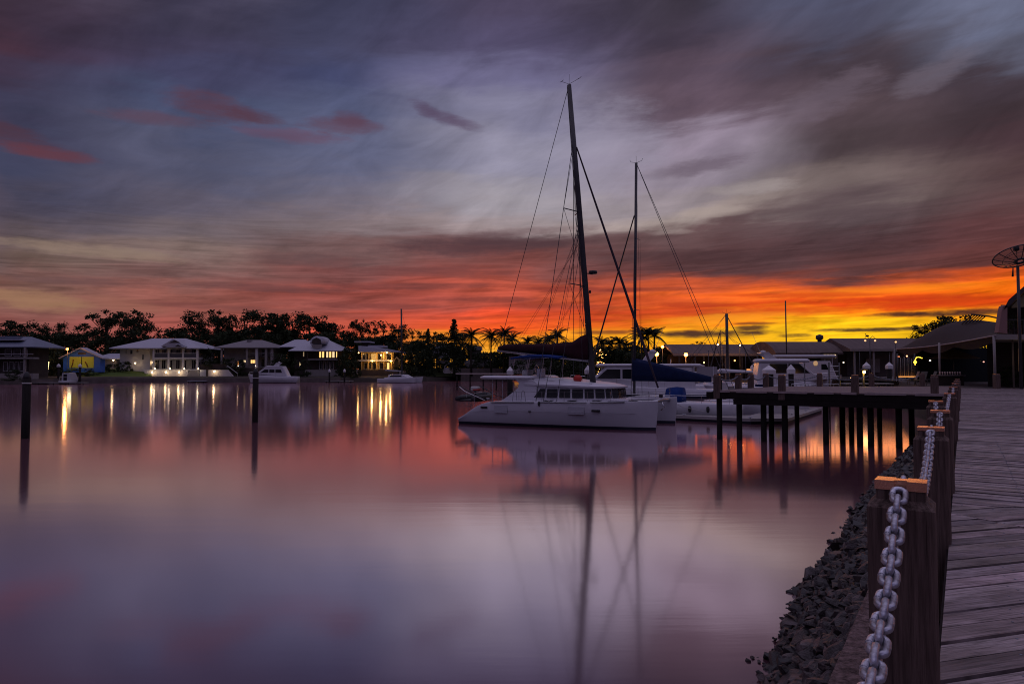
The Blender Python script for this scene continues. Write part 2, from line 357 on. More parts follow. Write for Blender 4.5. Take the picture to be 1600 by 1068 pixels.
t.links.new(mx.outputs[0], ad.inputs[0]); t.links.new(water_lift.outputs[0], ad.inputs[1]); t.links.new(ad.outputs[0], o_.inputs[0])
struct('water', MB().quad((-900, -60, 0), (900, -60, 0), (900, 420, 0), (-900, 420, 0)), wm)
struct('harbour_bed', MB().quad((-2500, -800, -4), (2500, -800, -4), (2500, 5000, -4), (-2500, 5000, -4)), earthm)
# ================================================================ boardwalk
DZ = 2.55                                   # deck level
UD = Vector((.5508, .8346, 0))             # along the edge
UN = Vector((-.8346, .5508, 0))            # outwards, over the water
E0 = Vector((1.37, 2.42, 0))                # centre of the first post
def edge(s, off=0.0, z=0.0): return E0+UD*s+UN*off+Vector((0, 0, z))
def clip(poly, pt, nrm):
    out_ = []; pt = Vector(pt); nrm = Vector(nrm)
    for i in range(len(poly)):
        a, b = poly[i], poly[(i+1) % len(poly)]; da, db = (a-pt).dot(nrm), (b-pt).dot(nrm)
        if da >= 0: out_.append(a)
        if (da >= 0) != (db >= 0): out_.append(a+(b-a)*(da/(da-db)))
    return out_
plank_m = bpy.data.materials.new('weathered_planks'); plank_m.use_nodes = True; t = plank_m.node_tree; b = t.nodes['Principled BSDF']; b.inputs['Roughness'].default_value = .62
at = n_('ShaderNodeAttribute'); at.attribute_name = 'tone'; uv = n_('ShaderNodeAttribute'); uv.attribute_name = 'grain'
mp = n_('ShaderNodeMapping'); mp.inputs['Scale'].default_value = (3.2, 62, 1); t.links.new(uv.outputs['Vector'], mp.inputs[0])
ng = n_('ShaderNodeTexNoise'); ng.inputs['Scale'].default_value = 1.6; ng.inputs['Detail'].default_value = 7; ng.inputs['Distortion'].default_value = .6; t.links.new(mp.outputs[0], ng.inputs['Vector'])
mpb = n_('ShaderNodeMapping'); mpb.inputs['Scale'].default_value = (1.5, 4, 1); t.links.new(uv.outputs['Vector'], mpb.inputs[0])
nb = n_('ShaderNodeTexNoise'); nb.inputs['Scale'].default_value = 1.5; nb.inputs['Detail'].default_value = 5; t.links.new(mpb.outputs[0], nb.inputs['Vector'])
r1 = n_('ShaderNodeValToRGB'); r1.color_ramp.elements[0].position = .34; r1.color_ramp.elements[0].color = (.16, .132, .12, 1); r1.color_ramp.elements[1].position = .62; r1.color_ramp.elements[1].color = (.45, .385, .365, 1)
t.links.new(ng.outputs[0], r1.inputs[0])
r2 = n_('ShaderNodeValToRGB'); r2.color_ramp.elements[0].position = .35; r2.color_ramp.elements[0].color = (.55, .5, .48, 1); r2.color_ramp.elements[1].position = .65; r2.color_ramp.elements[1].color = (1.15, 1.1, 1.1, 1); t.links.new(nb.outputs[0], r2.inputs[0])
m1 = n_('ShaderNodeMix', data_type='RGBA', blend_type='MULTIPLY'); m1.inputs[0].default_value = 1; t.links.new(r1.outputs[0], m1.inputs[6]); t.links.new(r2.outputs[0], m1.inputs[7])
m2 = n_('ShaderNodeMix', data_type='RGBA', blend_type='MULTIPLY'); m2.inputs[0].default_value = 1; t.links.new(m1.outputs[2], m2.inputs[6]); t.links.new(at.outputs['Color'], m2.inputs[7])
t.links.new(m2.outputs[2], b.inputs['Base Color'])
bp = n_('ShaderNodeBump'); bp.inputs['Strength'].default_value = .8; bp.inputs['Distance'].default_value = .006; t.links.new(ng.outputs[0], bp.inputs['Height']); t.links.new(bp.outputs[0], b.inputs['Normal'])
SEAM_P = Vector((3.74, 5.80, 0)); SEAM_D = Vector((.9945, -.1045, 0)); SEAM_N = Vector((.1045, .9945, 0))
rnd = random.Random(3)
PL = []  # (poly, tone, dir)
def field(dirv, origin, cnt, pitch, gap, length, clips, segl=None, jitter=.0):
    nv = Vector((-dirv.y, dirv.x, 0))
    for i in range(cnt):
        cuts = [-length, length]
        if segl:
            o0 = rnd.uniform(-segl, 0); cuts = [-length]+[c for c in [o0+segl*k for k in range(-12, 12)] if -length < c < length]+[length]
        for k in range(len(cuts)-1):
            a, b_ = cuts[k]+.002, cuts[k+1]-.003
            w0 = i*pitch; c0 = origin+nv*w0; ww = pitch-gap-rnd.uniform(0, .005)
            poly = [c0+dirv*a, c0+dirv*b_, c0+dirv*b_+nv*ww, c0+dirv*a+nv*ww]
            for (p, n) in clips:
                poly = clip(poly, p, n)
                if len(poly) < 3: break
            if len(poly) >= 3: PL.append((poly, rnd.choice((1, 1, 1, .8, 1.15))*rnd.uniform(.66, 1.2), dirv, rnd.uniform(-.006, .006), rnd.uniform(0, 100)))
inner = (edge(0, -.088), -UN)
far_dir = -UN
field(far_dir, SEAM_P+UD*(-6), 480, .110, .010, 9.5, [inner, (SEAM_P+SEAM_N*.003, SEAM_N), (edge(0, -4.8), UN), (edge(46, 0), -UD)], None)
near_dir = Vector((.9615, .2747, 0))
joint = (Vector((3.51, 5.44, 0)), Vector((.905, .425, 0)))
field(near_dir, Vector((0, -4.3, 0)), 90, .138, .0135, 11.5, [inner, (SEAM_P-SEAM_N*.003, -SEAM_N), (joint[0]+joint[1]*.003, joint[1]), (edge(0, -5), UN)])
field(near_dir, Vector((0, -4.345, 0)), 90, .138, .0135, 11.5, [inner, (SEAM_P-SEAM_N*.003, -SEAM_N), (joint[0]-joint[1]*.003, -joint[1]), (edge(0, -5), UN)])
me = bpy.data.meshes.new('boardwalk'); vs, fs, tones, grains = [], [], [], []
for poly, tone, dv, dz_, sd_ in PL:
    if len(poly) < 3: continue
    k = len(vs); n = len(poly); nv = Vector((-dv.y, dv.x, 0))
    top = [Vector((p.x, p.y, DZ+dz_)) for p in poly]; bot = [Vector((p.x, p.y, DZ-.035+dz_)) for p in poly]
    vs += top+bot; fs.append(tuple(range(k, k+n))); fs += [(k+i, k+n+i, k+n+(i+1) % n, k+(i+1) % n) for i in range(n)]
    tc_ = (tone*rnd.uniform(.97, 1.05), tone, tone*rnd.uniform(.97, 1.1))
    for p in top+bot: tones.append(tc_); grains.append((p.dot(dv)+sd_, p.dot(nv), sd_))
me.from_pydata(vs, [], fs); me.materials.append(plank_m)
a1 = me.attributes.new('tone', 'FLOAT_COLOR', 'POINT'); a1.data.foreach_set('color', [c for q in tones for c in (*q, 1)])
a2 = me.attributes.new('grain', 'FLOAT_VECTOR', 'POINT'); a2.data.foreach_set('vector', [c for q in grains for c in q])
me.update(); bw = bpy.data.objects.new('boardwalk', me); COL.objects.link(bw); bw['kind'] = 'structure'; bw['label'] = 'weathered grey timber plank boardwalk along the water'
# bearers, joists and the earth under the deck
mb = MB()
a, b_ = edge(-6, -.075, DZ-.17), edge(46, -.075, DZ-.17)
mb.prism([a-UN*.10-Vector((0, 0, .15)), a+Vector((0, 0, -.15)), a+Vector((0, 0, .14)), a-UN*.10+Vector((0, 0, .14))], b_-a)
for s_ in range(-3, 21):
    a = edge(s_*2.2+.6, -.1, 1.7); mb.box(a-UN*.25, (.18, .18, 1.6), R(-33.4))
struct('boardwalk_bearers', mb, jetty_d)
# nail heads
mb = MB()
for poly, tone, dv, dz_, sd_ in PL:
    c = sum(poly, Vector())/len(poly)
    if c.y > 10: continue
    nv = Vector((-dv.y, dv.x, 0)); w0 = min(p.dot(nv) for p in poly); w1 = max(p.dot(nv) for p in poly)
    if w1-w0 < .08: continue
    l0 = min(p.dot(dv) for p in poly); l1 = max(p.dot(dv) for p in poly)
    for u_ in (l0+.06, l0+.52, l0+1.0):
        if u_ < l1-.05:
            for wq in (w0+.028, w1-.032):
                q = dv*(u_+rnd.uniform(-.01, .01))+nv*wq
                if (q-edge(0, -.15)).dot(-UN) > 0: mb.lathe((q.x, q.y, DZ+dz_+.0005), [(.0065, 0), (.006, .0015), (.001, .002)], 6, False)
obj_ = struct('boardwalk_nails', mb, galv_d)
# kerb beams outside the posts
KX = [-3.0, -.30, 2.2, 4.8, 7.6, 10.4, 13.4, 16.4, 19.5, 22.6, 25.6, 28.8, 32]
beam_lab = ['nearest weathered kerb beam with two bolt heads beside the first chain post', 'weathered kerb beam outside the first chain post, rocks below']
for i in range(len(KX)-1):
    a, b_ = edge(KX[i]+.004, 0, 0), edge(KX[i+1]-.004, 0, 0); bmid = (a+b_)/2; ln = (b_-a).length
    t_ = thing('kerb_beam', '', 'beam', (bmid.x, bmid.y, DZ), 0, 'kerb beams along the boardwalk edge')
    t_['label'] = beam_lab[i] if i < 2 else 'weathered kerb beam low along the water side of the boardwalk posts'
    mb = MB(); mb.box((bmid.x+UN.x*.190, bmid.y+UN.y*.190, DZ-.10), (ln, .135, .18), math.atan2(UD.y, UD.x), bev=.012)
    wobj('beam', mb, kerb_t, t_)
    for s_ in (KX[i]+.09, KX[i]+.26, KX[i+1]-.09):
        q = edge(s_, .18); mb = MB().lathe((q.x, q.y, DZ-.010), [(.025, 0), (.025, .009), (.016, .013), (.012, .022), (.001, .023)], 8)
        wobj('bolt', mb, galv_d, t_)
# ================================================================ posts
BA = math.atan2(UD.y, UD.x)-math.pi/2
def sqring(h, z, c=.0): # square ring with small chamfers
    k = h-c
    return [Vector(p) for p in ((-k, -h, z), (k, -h, z), (h, -k, z), (h, k, z), (k, h, z), (-k, h, z), (-h, k, z), (-h, -k, z))]
def make_post(label, h=.757, w=.102, group='chain posts along the boardwalk edge', foot=.5):
    r = thing('chain_post', label, 'post', group=group)
    b1 = MB().loft([sqring(w, -foot, .009), sqring(w, h-.083, .009), sqring(w-.004, h-.078, .009), sqring(w-.027, h-.056, .004), sqring(w-.027, h-.022, .004)], smooth=False)
    k1 = obj('post_body', b1, post_t, r)
    cw = w-.024; mb = MB()
    # copper cap with a slot front and back
    g = .019; d = .036
    pl = [(-cw, -cw), (-g, -cw), (-g, -cw+d), (g, -cw+d), (g, -cw), (cw, -cw), (cw, cw), (g, cw), (g, cw-d), (-g, cw-d), (-g, cw), (-cw, cw)]
    mb.prism([(x, y, h-.023) for x, y in pl], (0, 0, .023)); k2 = obj('cap', mb, copper, r)
    ks = [k1, k2]
    for sgn in (-1, 1):
        mb = MB(); y0 = sgn*(cw-.006); y1 = sgn*(cw-.036); z1 = h-.022
        mb.tube([(-.022, y1, z1), (-.019, y0, z1-.003), (0, y0+sgn*.009, z1-.004), (.019, y0, z1-.003), (.022, y1, z1)], .006, 8)
        ks.append(obj('shackle', mb, galv, r))
    return r, ks
S_POST = [(-2.7, 'chain post beside the photographer'), (0, 'nearest chain post, dark timber with glowing orange copper cap'), (2.68, 'second chain post from the front, pinkish copper cap, chain down its face'),
 (4.9, 'third chain post from the front, pink edged cap beside the grey planks'), (7.2, 'fourth chain post from the front, standing slightly toward the water'), (10.4, 'fifth chain post from the front, bright pink cap edge'),
 (15.2, 'sixth chain post from the front, bright cap just above the fifth'), (19.8, 'seventh chain post, small, between the sixth cap and the canopy'), (24.8, 'eighth chain post, tiny, near the jetty corner'), (29.2, 'ninth chain post, tiny, where the jetty leaves the boardwalk')]
p0, pk = make_post(S_POST[0][1])
posts = []
for i, (s_, lab) in enumerate(S_POST):
    r = p0 if i == 0 else dup_fast(p0, pk)
    q = edge(s_, .10 if i == 4 else 0, DZ); r.location = q; r.rotation_euler = (0, 0, BA+R((0, 1.2, 0, -1, 2, 0, 1, 0, 0, 0)[i])); r['label'] = lab; posts.append(r)
# cap top of the nearest post is sloped so it reflects the orange sky
capo = [o for o in bpy.data.objects if o.parent == posts[1] and o.name.startswith('cap')][0]; capo.data = capo.data.copy()
for v in capo.data.vertices:
    if v.co.z > .75: v.co.z += (.083-v.co.y)*.055
for c_ in [o for o in bpy.data.objects if o.name.startswith('cap') and o.parent and o.parent != posts[1] and o.parent in posts]:
    pass
# ================================================================ chains
def link_mb(scale=.72, n=18, m=8):
    mb = MB(); L_, W_, r = .052*scale, .027*scale, .0135*scale; path = []
    st = L_-W_
    for i in range(n):
        a = 2*math.pi*i/n; x = math.cos(a)*W_; z = math.sin(a)*W_+(st if math.sin(a) > 1e-6 else (-st if math.sin(a) < -1e-6 else 0))
        path.append(Vector((x, 0, z)))
    vs = []
    for i in range(n):
        tg = (path[(i+1) % n]-path[i-1]).normalized(); nn = Vector((0, 1, 0)); bb = tg.cross(nn)
        for j in range(m):
            a = 2*math.pi*j/m; vs.append(path[i]+bb*math.cos(a)*r+nn*math.sin(a)*r)
    mb.add(vs, [(i*m+j, ((i+1) % n)*m+j, ((i+1) % n)*m+(j+1) % m, i*m+(j+1) % m) for i in range(n) for j in range(m)], True)
    for sx in (-1,): # weld bead
        mb.torus((sx*W_, 0, 0), r*1.02, r*.16, None, 10, 5)
    return mb
def cat_pts(a, b, sag, n):
    return [a.lerp(b, i/n)-Vector((0, 0, sag*4*(i/n)*(1-i/n))) for i in range(n+1)]
def link_frames(a, b, sag, pitch):
    pts = cat_pts(a, b, sag, 400); out_ = []; acc = pitch*.5; last = pts[0]; tot = 0
    for i in range(1, len(pts)):
        d = (pts[i]-last).length; tot += d
        while tot >= acc:
            out_.append((pts[i], (pts[i]-pts[i-1]).normalized())); acc += pitch
        last = pts[i]
    return out_
def link_matrix(p, tg, k, side, roll):
    z = tg; x = side.copy(); x = (x-z*x.dot(z)).normalized(); y = z.cross(x)
    rot = Matrix((x, y, z)).transposed()
    rot = rot @ Matrix.Rotation(R(90 if k % 2 else 0)+roll, 3, 'Z')
    return Matrix.Translation(p) @ rot.to_4x4()
link0 = None
def chain_links(i, a, b, sag, label):
    global link0
    root = thing('post_chain', label, 'chain', a, 0, 'chains hanging between boardwalk posts')
    for k, (p, tg) in enumerate(link_frames(a, b, sag, .0552)):
        m4 = link_matrix(p-a, tg, k, -UN, rnd.uniform(-.13, .13))
        if link0 is None: link0 = obj('link', link_mb(), galv, root); o = link0
        else: o = link0.copy(); COL.objects.link(o); o.parent = root
        o.matrix_local = m4
def chain_mesh(a, b, sag, label, pitch=.0767, scale=.72, group='chains hanging between boardwalk posts', n=10, m=5, name='post_chain', mt=None):
    src = link_mb(scale, n, m); mb = MB(); k2 = (b-a).cross(Vector((0, 0, 1))).normalized()
    for k, (p, tg) in enumerate(link_frames(a, b, sag, pitch*scale)):
        m4 = link_matrix(p-a, tg, k, k2, 0); mb.add([m4 @ v for v in src.v], src.f, True)
    o = obj(name, mb, mt or galv); o.location = a; return tag(o, label, 'chain', group)
clab = ['heavy galvanised chain sweeping down from the nearest post toward the viewer', 'galvanised chain running down the face of the second post', 'galvanised chain hanging from the third post', 'galvanised chain hanging from the fourth post', 'galvanised chain hanging from the fifth post', 'galvanised chain hanging from the sixth post']
for i in range(6):
    a = posts[i].location+UD*.105+Vector((0, 0, .735)); b_ = posts[i+1].location-UD*.09+Vector((0, 0, .735))
    if i < 2: chain_links(i, b_, a, .32 if i == 0 else .22, clab[i])
    else: chain_mesh(b_, a, (.22, .22, .25, .36)[i-2], clab[i], n=12 if i < 3 else 8)
# ================================================================ rock bank
def shore_off(s):   # how far the waterline lies outside the edge, by distance along it
    pts = [(-6, 1.7), (3, 1.75), (5.6, 1.78), (9.5, 2.14), (12, 2.02), (18, 2.2), (27, 2.0), (70, 1.8)]
    for (a, x), (b_, y) in zip(pts, pts[1:]):
        if s <= b_: return x+(y-x)*(s-a)/(b_-a)
    return 1.6
mb = MB(); rows = []
for i in range(0, 66):
    s_ = -6+i*.85; so = shore_off(s_)
    rows.append([edge(s_, -6, 2.1), edge(s_, -.6, 2.1), edge(s_, .05, 1.82+.05*math.sin(i)), edge(s_, so*.55, .72+.06*math.sin(i*2.1)), edge(s_, so, -.14), edge(s_, so+1.4, -.9), edge(s_, so+4, -3.9)])
mb.loft(rows, caps=False, closed=False); struct('bank_ground', mb, mat('bank_earth', (.016, .014, .015), .8, var=.4, vscale=3, bump=.6, bscale=9))
def rock_mesh(seed, sub=2):
    q = random.Random(seed); bm = bmesh.new(); bmesh.ops.create_icosphere(bm, subdivisions=sub, radius=1)
    sc = Vector((q.uniform(.9, 1.4), q.uniform(.7, 1.05), q.uniform(.38, .7)))
    planes = [(Vector((q.gauss(0, 1), q.gauss(0, 1), q.gauss(0, 1))).normalized(), q.uniform(.38, .8)) for _ in range(13)]
    for v in bm.verts:
        for n, d in planes:
            k = v.co.dot(n)
            if k > d: v.co -= n*(k-d)
        v.co = Vector((v.co.x*sc.x, v.co.y*sc.y, v.co.z*sc.z))
        v.co += Vector([mnoise.noise(v.co*2+Vector((seed, i*7, 0))) for i in range(3)])*.05
    me = bpy.data.meshes.new('rock'); bm.to_mesh(me); bm.free(); me.materials.append(rock_m); return me
t = rock_m.node_tree; b = t.nodes['Principled BSDF']; oi = t.nodes.new('ShaderNodeObjectInfo'); rp_ = t.nodes.new('ShaderNodeValToRGB')
rp_.color_ramp.elements[0].color = (.35, .32, .32, 1); rp_.color_ramp.elements[1].color = (2.6, 2.4, 2.4, 1); t.links.new(oi.outputs['Random'], rp_.inputs[0])
mm_ = t.nodes.new('ShaderNodeMix'); mm_.data_type = 'RGBA'; mm_.blend_type = 'MULTIPLY'; mm_.inputs[0].default_value = 1; src_ = b.inputs['Base Color'].links[0].from_socket
t.links.new(src_, mm_.inputs[6]); t.links.new(rp_.outputs[0], mm_.inputs[7]); t.links.new(mm_.outputs[2], b.inputs['Base Color'])
RM = [rock_mesh(i) for i in range(14)]
rr = random.Random(5); cand = []
for i in range(15000):
    s_ = -1+rr.random()**1.6*34; so = shore_off(s_); u_ = rr.random()
    off = -.15+(so+.18+.12*max(0, rr.gauss(0, .8)))*u_; z = 2.0*(1-max(0, off)/so)
    p = edge(s_, off, z+rr.uniform(-.05, .03)); sz = rr.choice((.065, .08, .10, .12, .15, .20))*rr.uniform(.85, 1.2)
    if off > so+.05: p.z = rr.uniform(-.05, .03); sz *= .7
    if s_ < 9: sz *= .8
    cand.append((p, sz, (p-Vector((0, 0, CAMZ))).length, off))
# a few stones lying further out in the shallows
for px, py in ((1168, 1031), (1186, 1033), (1176, 1026), (1252, 921), (1195, 1036), (1203, 1038)):
    p = G(px, py, .01); cand.append((p, .045, 0.5, 9))
def inview(p):
    if p.y < 1: return False
    px = 800+F*p.x/p.y; py = 576-(p.z-CAMZ)/p.y*F
    return 1150 < px < 1500 and py < 1085 and not (px > 1362 and py > 795) and px < 1000+.9*1e9
vis = sorted([c for c in cand if inview(c[0])], key=lambda c: -c[1]/c[2] if c[3] != 9 else -1e9)
def put(me_, c, q):
    rot = Matrix.Rotation(q.uniform(0, 6.28), 4, 'Z') @ Matrix.Rotation(q.gauss(0, .35), 4, 'X') @ Matrix.Rotation(q.gauss(0, .35), 4, 'Y')
    return Matrix.Translation(c[0]) @ rot @ Matrix.Scale(c[1], 4)
for i, c in enumerate(vis[:300]):
    o = bpy.data.objects.new('rock', rr.choice(RM)); COL.objects.link(o); o.matrix_world = put(None, c, rr)
    tag(o, 'dark angular stone of the rock bank at the water edge', 'rock', 'stones of the rock bank')
mb = MB()
src = [([v.co.copy() for v in m_.vertices], [tuple(p.vertices) for p in m_.polygons]) for m_ in [rock_mesh(100+i, 1) for i in range(8)]]
for c in vis[300:]+[c for c in cand if not inview(c[0])][:1500]:
    m4 = put(None, c, rr); vsx, fsx = rr.choice(src); mb.add([m4 @ v for v in vsx], fsx)
tag(obj('rubble', mb, rock_m), 'dark angular rubble covering the bank below the boardwalk', 'rocks', kind='stuff')
mb = MB(); a, b_ = G(1300, 868, .45), G(1368, 838, .95)
mb.tube([a, a.lerp(b_, .35)+Vector((0, 0, .06)), a.lerp(b_, .7)+Vector((0, 0, .05)), b_], [.012, .02, .022, .016], 7)
tag(obj('branch', mb, mat('driftwood', (.22, .15, .11), .9, var=.3)), 'pale driftwood branch lying across the rock bank', 'branch')
# ================================================================ catamaran
def lowmat(o, z, idx=1):
    for p in o.data.polygons:
        if p.center.z < z: p.material_index = idx
def boat_root(name, label, cat, x, y, rz, group=None, z=0): return thing(name, label, cat, (x, y, z), rz, group)
CAT = boat_root('catamaran', 'big white catamaran in the foreground, tall raked dark mast, maroon sail cover', 'catamaran', -3.8, 45.9, math.atan2(-5.6, 12.2))
def interp(tab, x):
    for (a, u), (b, w) in zip(tab, tab[1:]):
        if x <= b: return u+(w-u)*max(0, (x-a))/(b-a)
    return tab[-1][1]
def cat_hull(yc):
    zt = [(0, .36), (.5, .62), (1.0, .95), (1.6, 1.28), (2.2, 1.5), (2.8, 1.56), (6, 1.6), (10, 1.66), (13.4, 1.76)]
    wt = [(0, 1.15), (2, 1.6), (5, 1.8), (8, 1.75), (10.5, 1.35), (12.2, .75), (13.1, .26), (13.4, .06)]
    rings = []
    for x in (0, .25, .5, .8, 1.1, 1.5, 1.9, 2.3, 3, 4.5, 6, 7.5, 9, 10.2, 11.2, 12, 12.6, 13.05, 13.4):
        z1 = interp(zt, x); w = interp(wt, x)/2; k = min(1, (13.45-x)/3); ww = w*(.82-.25*(x/13.4)**2)
        xs = x-.12*(x/13.4)**6
        rings.append([Vector(p) for p in ((x, yc, z1+.03), (x, yc+w*.96, z1), (x, yc+w, z1-.08), (x, yc+w*.97, z1*.62+.1), (xs, yc+ww*1.04, .22), (xs, yc+ww, .18), (xs, yc+ww*.7, -.3), (xs, yc, -.5*k-.1),
            (xs, yc-ww*.7, -.3), (xs, yc-ww, .18), (xs, yc-ww*1.04, .22), (x, yc-w*.97, z1*.62+.1), (x, yc-w, z1-.08), (x, yc-w*.96, z1))])
    o = obj('hull', MB().loft(rings), [gelcoat, navy], CAT); lowmat(o, .2); o.data.set_sharp_from_angle(angle=R(35)); return o
hl = [cat_hull(.92), cat_hull(6.72)]
def on_hull(nm, x, z, w, h, mt, d=.012):
    y = interp([(0, .33), (2, .10), (5, .015), (9, .08), (11, .3)], x)
    mb = MB().box((x, y-.002, z), (w, d*2, h), bev=min(h, .1)*.3); return obj(nm, mb, mt, hl[0])
on_hull('porthole', 2.1, 1.17, .5, .13, tint, .02); on_hull('porthole', 9.75, 1.13, .55, .14, tint, .04); on_hull('porthole', 5.4, 1.0, .2, .1, tint, .02)
on_hull('hull_panel', 3.35, 1.08, .95, .5, gelgrey, .008); on_hull('hull_panel', 8.5, 1.12, 1.05, .5, gelgrey, .02)
for x0, x1 in ((2.6, 5.7), (6.1, 9.2), (9.4, 11.5)):
    pts = [(x, interp([(0, .33), (2, .08), (5, -.005), (9, .03), (10.5, .22), (12.2, .52)], x), interp([(2, 1.52), (6, 1.6), (10, 1.66), (13, 1.75)], x)-.02) for x in [x0+(x1-x0)*k/8 for k in range(9)]]
    obj('rubbing_strip', MB().tube(pts, .028, 6), black, hl[0])
pts = [(x, interp([(0, .33), (2, .10), (5, .0), (9, .045), (11, .32), (12.4, .62)], x)-.006, interp([(0, .8), (3, 1.02), (12.4, 1.02)], x)) for x in [.9+k*.8 for k in range(15)]]
obj('style_line', MB().tube(pts, .010, 4), gelgrey, hl[0])
mb = MB(); mb.loft([[Vector(p) for p in ((x, 1.2, .9), (x, 6.4, .9), (x, 6.4, z), (x, 1.2, z))] for x, z in ((2.3, 1.45), (9.8, 1.6), (10.8, 1.55))], False)
obj('bridge_deck', mb, gelcoat, CAT)
obj('crossbeam', MB().tube([(12.9, .95, 1.62), (13.0, 3.8, 1.72), (12.9, 6.7, 1.62)], .11, 8), alu, CAT)
mb = MB()
for k in range(13): mb.tube([(10.8+k*.17, 1.5, 1.55), (10.8+k*.17, 6.2, 1.55)], .008, 4)
for k in range(20): mb.tube([(10.7, 1.5+k*.245, 1.55), (12.9, 1.5+k*.245, 1.58)], .008, 4)
obj('trampoline', mb, wire, CAT)
# coachroof
plan = [(4.6, 1.35), (8.6, 1.30), (9.8, 1.95), (10.35, 2.9), (10.35, 4.8), (9.8, 5.75), (8.6, 6.4), (4.6, 6.35)]
cxy = Vector((7.4, 3.85, 0))
def ring(z, s, dz=.0, dx=0): return [Vector((cxy.x+(x-cxy.x)*s+dx, cxy.y+(y-cxy.y)*s, z+dz*(10-x))) for x, y in plan]
cab = obj('cabin', MB().loft([ring(1.5, 1.03), ring(1.62, 1.03), ring(2.5, .985, .02)], False), gelcoat, CAT)
mb = MB().loft([ring(2.42, 1.0, .03), ring(2.47, 1.05, .03), ring(2.56, 1.055, .035), ring(2.66, .97, .05), ring(2.76, .8, .06), ring(2.80, .4, .06)], True)
rf = obj('cabin_roof', mb, gelcoat, CAT); rf.data.set_sharp_from_angle(angle=R(30))
segs = [((4.9, 1.34), (8.6, 1.30), 4, .06), ((8.6, 1.30), (9.8, 1.95), 2, .05), ((9.8, 1.95), (10.35, 2.9), 2, .05), ((10.35, 2.9), (10.35, 4.8), 3, .05)]
for a, b_, n, g in segs:
    for i in range(n):
        if n == 4: x0, x1 = (5.25+i*.86, 5.25+(i+1)*.86-.14); t0, t1 = (x0-a[0])/(b_[0]-a[0]), (x1-a[0])/(b_[0]-a[0])
        else: t0, t1 = (i+.08)/n, (i+.92)/n
        q = []
        for t_, z, s in ((t0, 1.84, 1.03), (t1, 1.84, 1.03), (t1, 2.40, 1.004), (t0-(.10 if n == 4 and i == 0 else 0)*-1, 2.40, 1.004)):
            x, y = a[0]+(b_[0]-a[0])*t_, a[1]+(b_[1]-a[1])*t_
            q.append(Vector((cxy.x+(x-cxy.x)*s, cxy.y+(y-cxy.y)*s, z)))
        nn = (q[1]-q[0]).cross(q[2]-q[0]).normalized(); nn = nn if nn.dot(q[0]-cxy) > 0 else -nn
        obj('window', MB().prism([p+nn*.004 for p in q], nn*.014), tint, cab)
for y in (1.26, 6.32):
    mb = MB().prism([(2.75, y, 1.56), (5.3, y, 1.56), (5.4, y, 2.75), (5.0, y, 3.02), (4.1, y, 3.1), (3.85, y, 3.0), (4.1, y, 2.75), (4.05, y, 2.45), (3.6, y, 2.1), (3.1, y, 1.75)], (0, .12, 0))
    obj('side_wing', mb, gelcoat, CAT)
def slab(x0, x1, y0, y1, z0, z1, r=.25, tip=.0): # rounded edge slab
    rings = []
    for z, ins in ((z0, .12), (z0+(z1-z0)*.35, 0), (z0+(z1-z0)*.7, .03), (z1, .2)):
        rings.append([Vector(p) for p in ((x0+ins+tip, y0+ins+r, z), (x0+ins+r+tip, y0+ins, z), (x1-ins-r, y0+ins, z), (x1-ins, y0+ins+r, z), (x1-ins, y1-ins-r, z), (x1-ins-r, y1-ins, z), (x0+ins+r+tip, y1-ins, z), (x0+ins+tip, y1-ins-r, z))])
    return MB().loft(rings)
obj('cockpit_hardtop', slab(1.15, 5.0, 1.1, 6.6, 3.0, 3.24), gelcoat, CAT)
for x, y in ((2.05, 1.5), (2.05, 6.2), (2.8, 1.5), (2.8, 6.2)): obj('hardtop_pillar', MB().tube([(x, y, 1.5), (x, y, 3.05)], .03, 6), alu, CAT)
# deck clutter
obj('deck_locker', MB().box((11.0, 1.0, 1.76), (1.3, .9, .14), bev=.05), gelcoat, CAT)
for x, y in ((6.4, .8), (8.0, .8), (9.6, .9), (11.9, 1.0)): obj('deck_hatch', MB().box((x, y, interp([(6, 1.63), (12, 1.74)], x)+.03), (.55, .45, .05), bev=.015), tint, CAT)
rs = random.Random(11)
for i in range(5):
    x, y = rs.uniform(4.4, 7.4), rs.uniform(1.9, 3.4); z = 2.86+(7-x)*.05
    obj('rope_coil', MB().torus((x, y, z+.06), .16, .05, Matrix.Rotation(rs.uniform(-.4, .4), 3, 'X'), 12, 6), ropew, CAT)
obj('steering_wheel', MB().torus((4.6, 3.2, 3.62), .34, .025, Matrix.Rotation(R(80), 3, 'Y'), 20, 6), steel, CAT)
obj('helm_console', MB().box((4.9, 3.2, 3.42), (.4, .7, .6), bev=.06), gelcoat, CAT)
obj('helm_seat', MB().box((3.9, 3.2, 3.42), (.45, 1.1, .45), bev=.12), ropew, CAT)
obj('life_buoy', MB().sphere((7.75, 2.6, 3.05), .30, 12, (1, 1, .9)), redp, CAT)
bim = obj('bimini', MB().loft([[Vector((x, y, 4.5+.14*math.sin(math.pi*(x-3.2)/3.4)-.06*((y-3.2)/1.3)**2+dz_)) for y, dz_ in ((1.9, -.1), (1.9, 0), (2.6, .04), (3.2, .05), (3.8, .04), (4.5, 0), (4.5, -.1), (3.2, -.01))] for x in (3.2, 3.5, 4.2, 4.9, 5.6, 6.3, 6.6)]), bluec, CAT)
for x0, x1, y in ((3.5, 3.2, 2.0), (4.6, 4.3, 2.0), (5.6, 5.4, 2.0), (6.1, 6.0, 4.4), (5.2, 5.1, 4.4), (3.4, 3.2, 4.4)): obj('bimini_pole', MB().tube([(x1, y, 3.1), (x0, y, 4.45)], .018, 5), steel, bim)
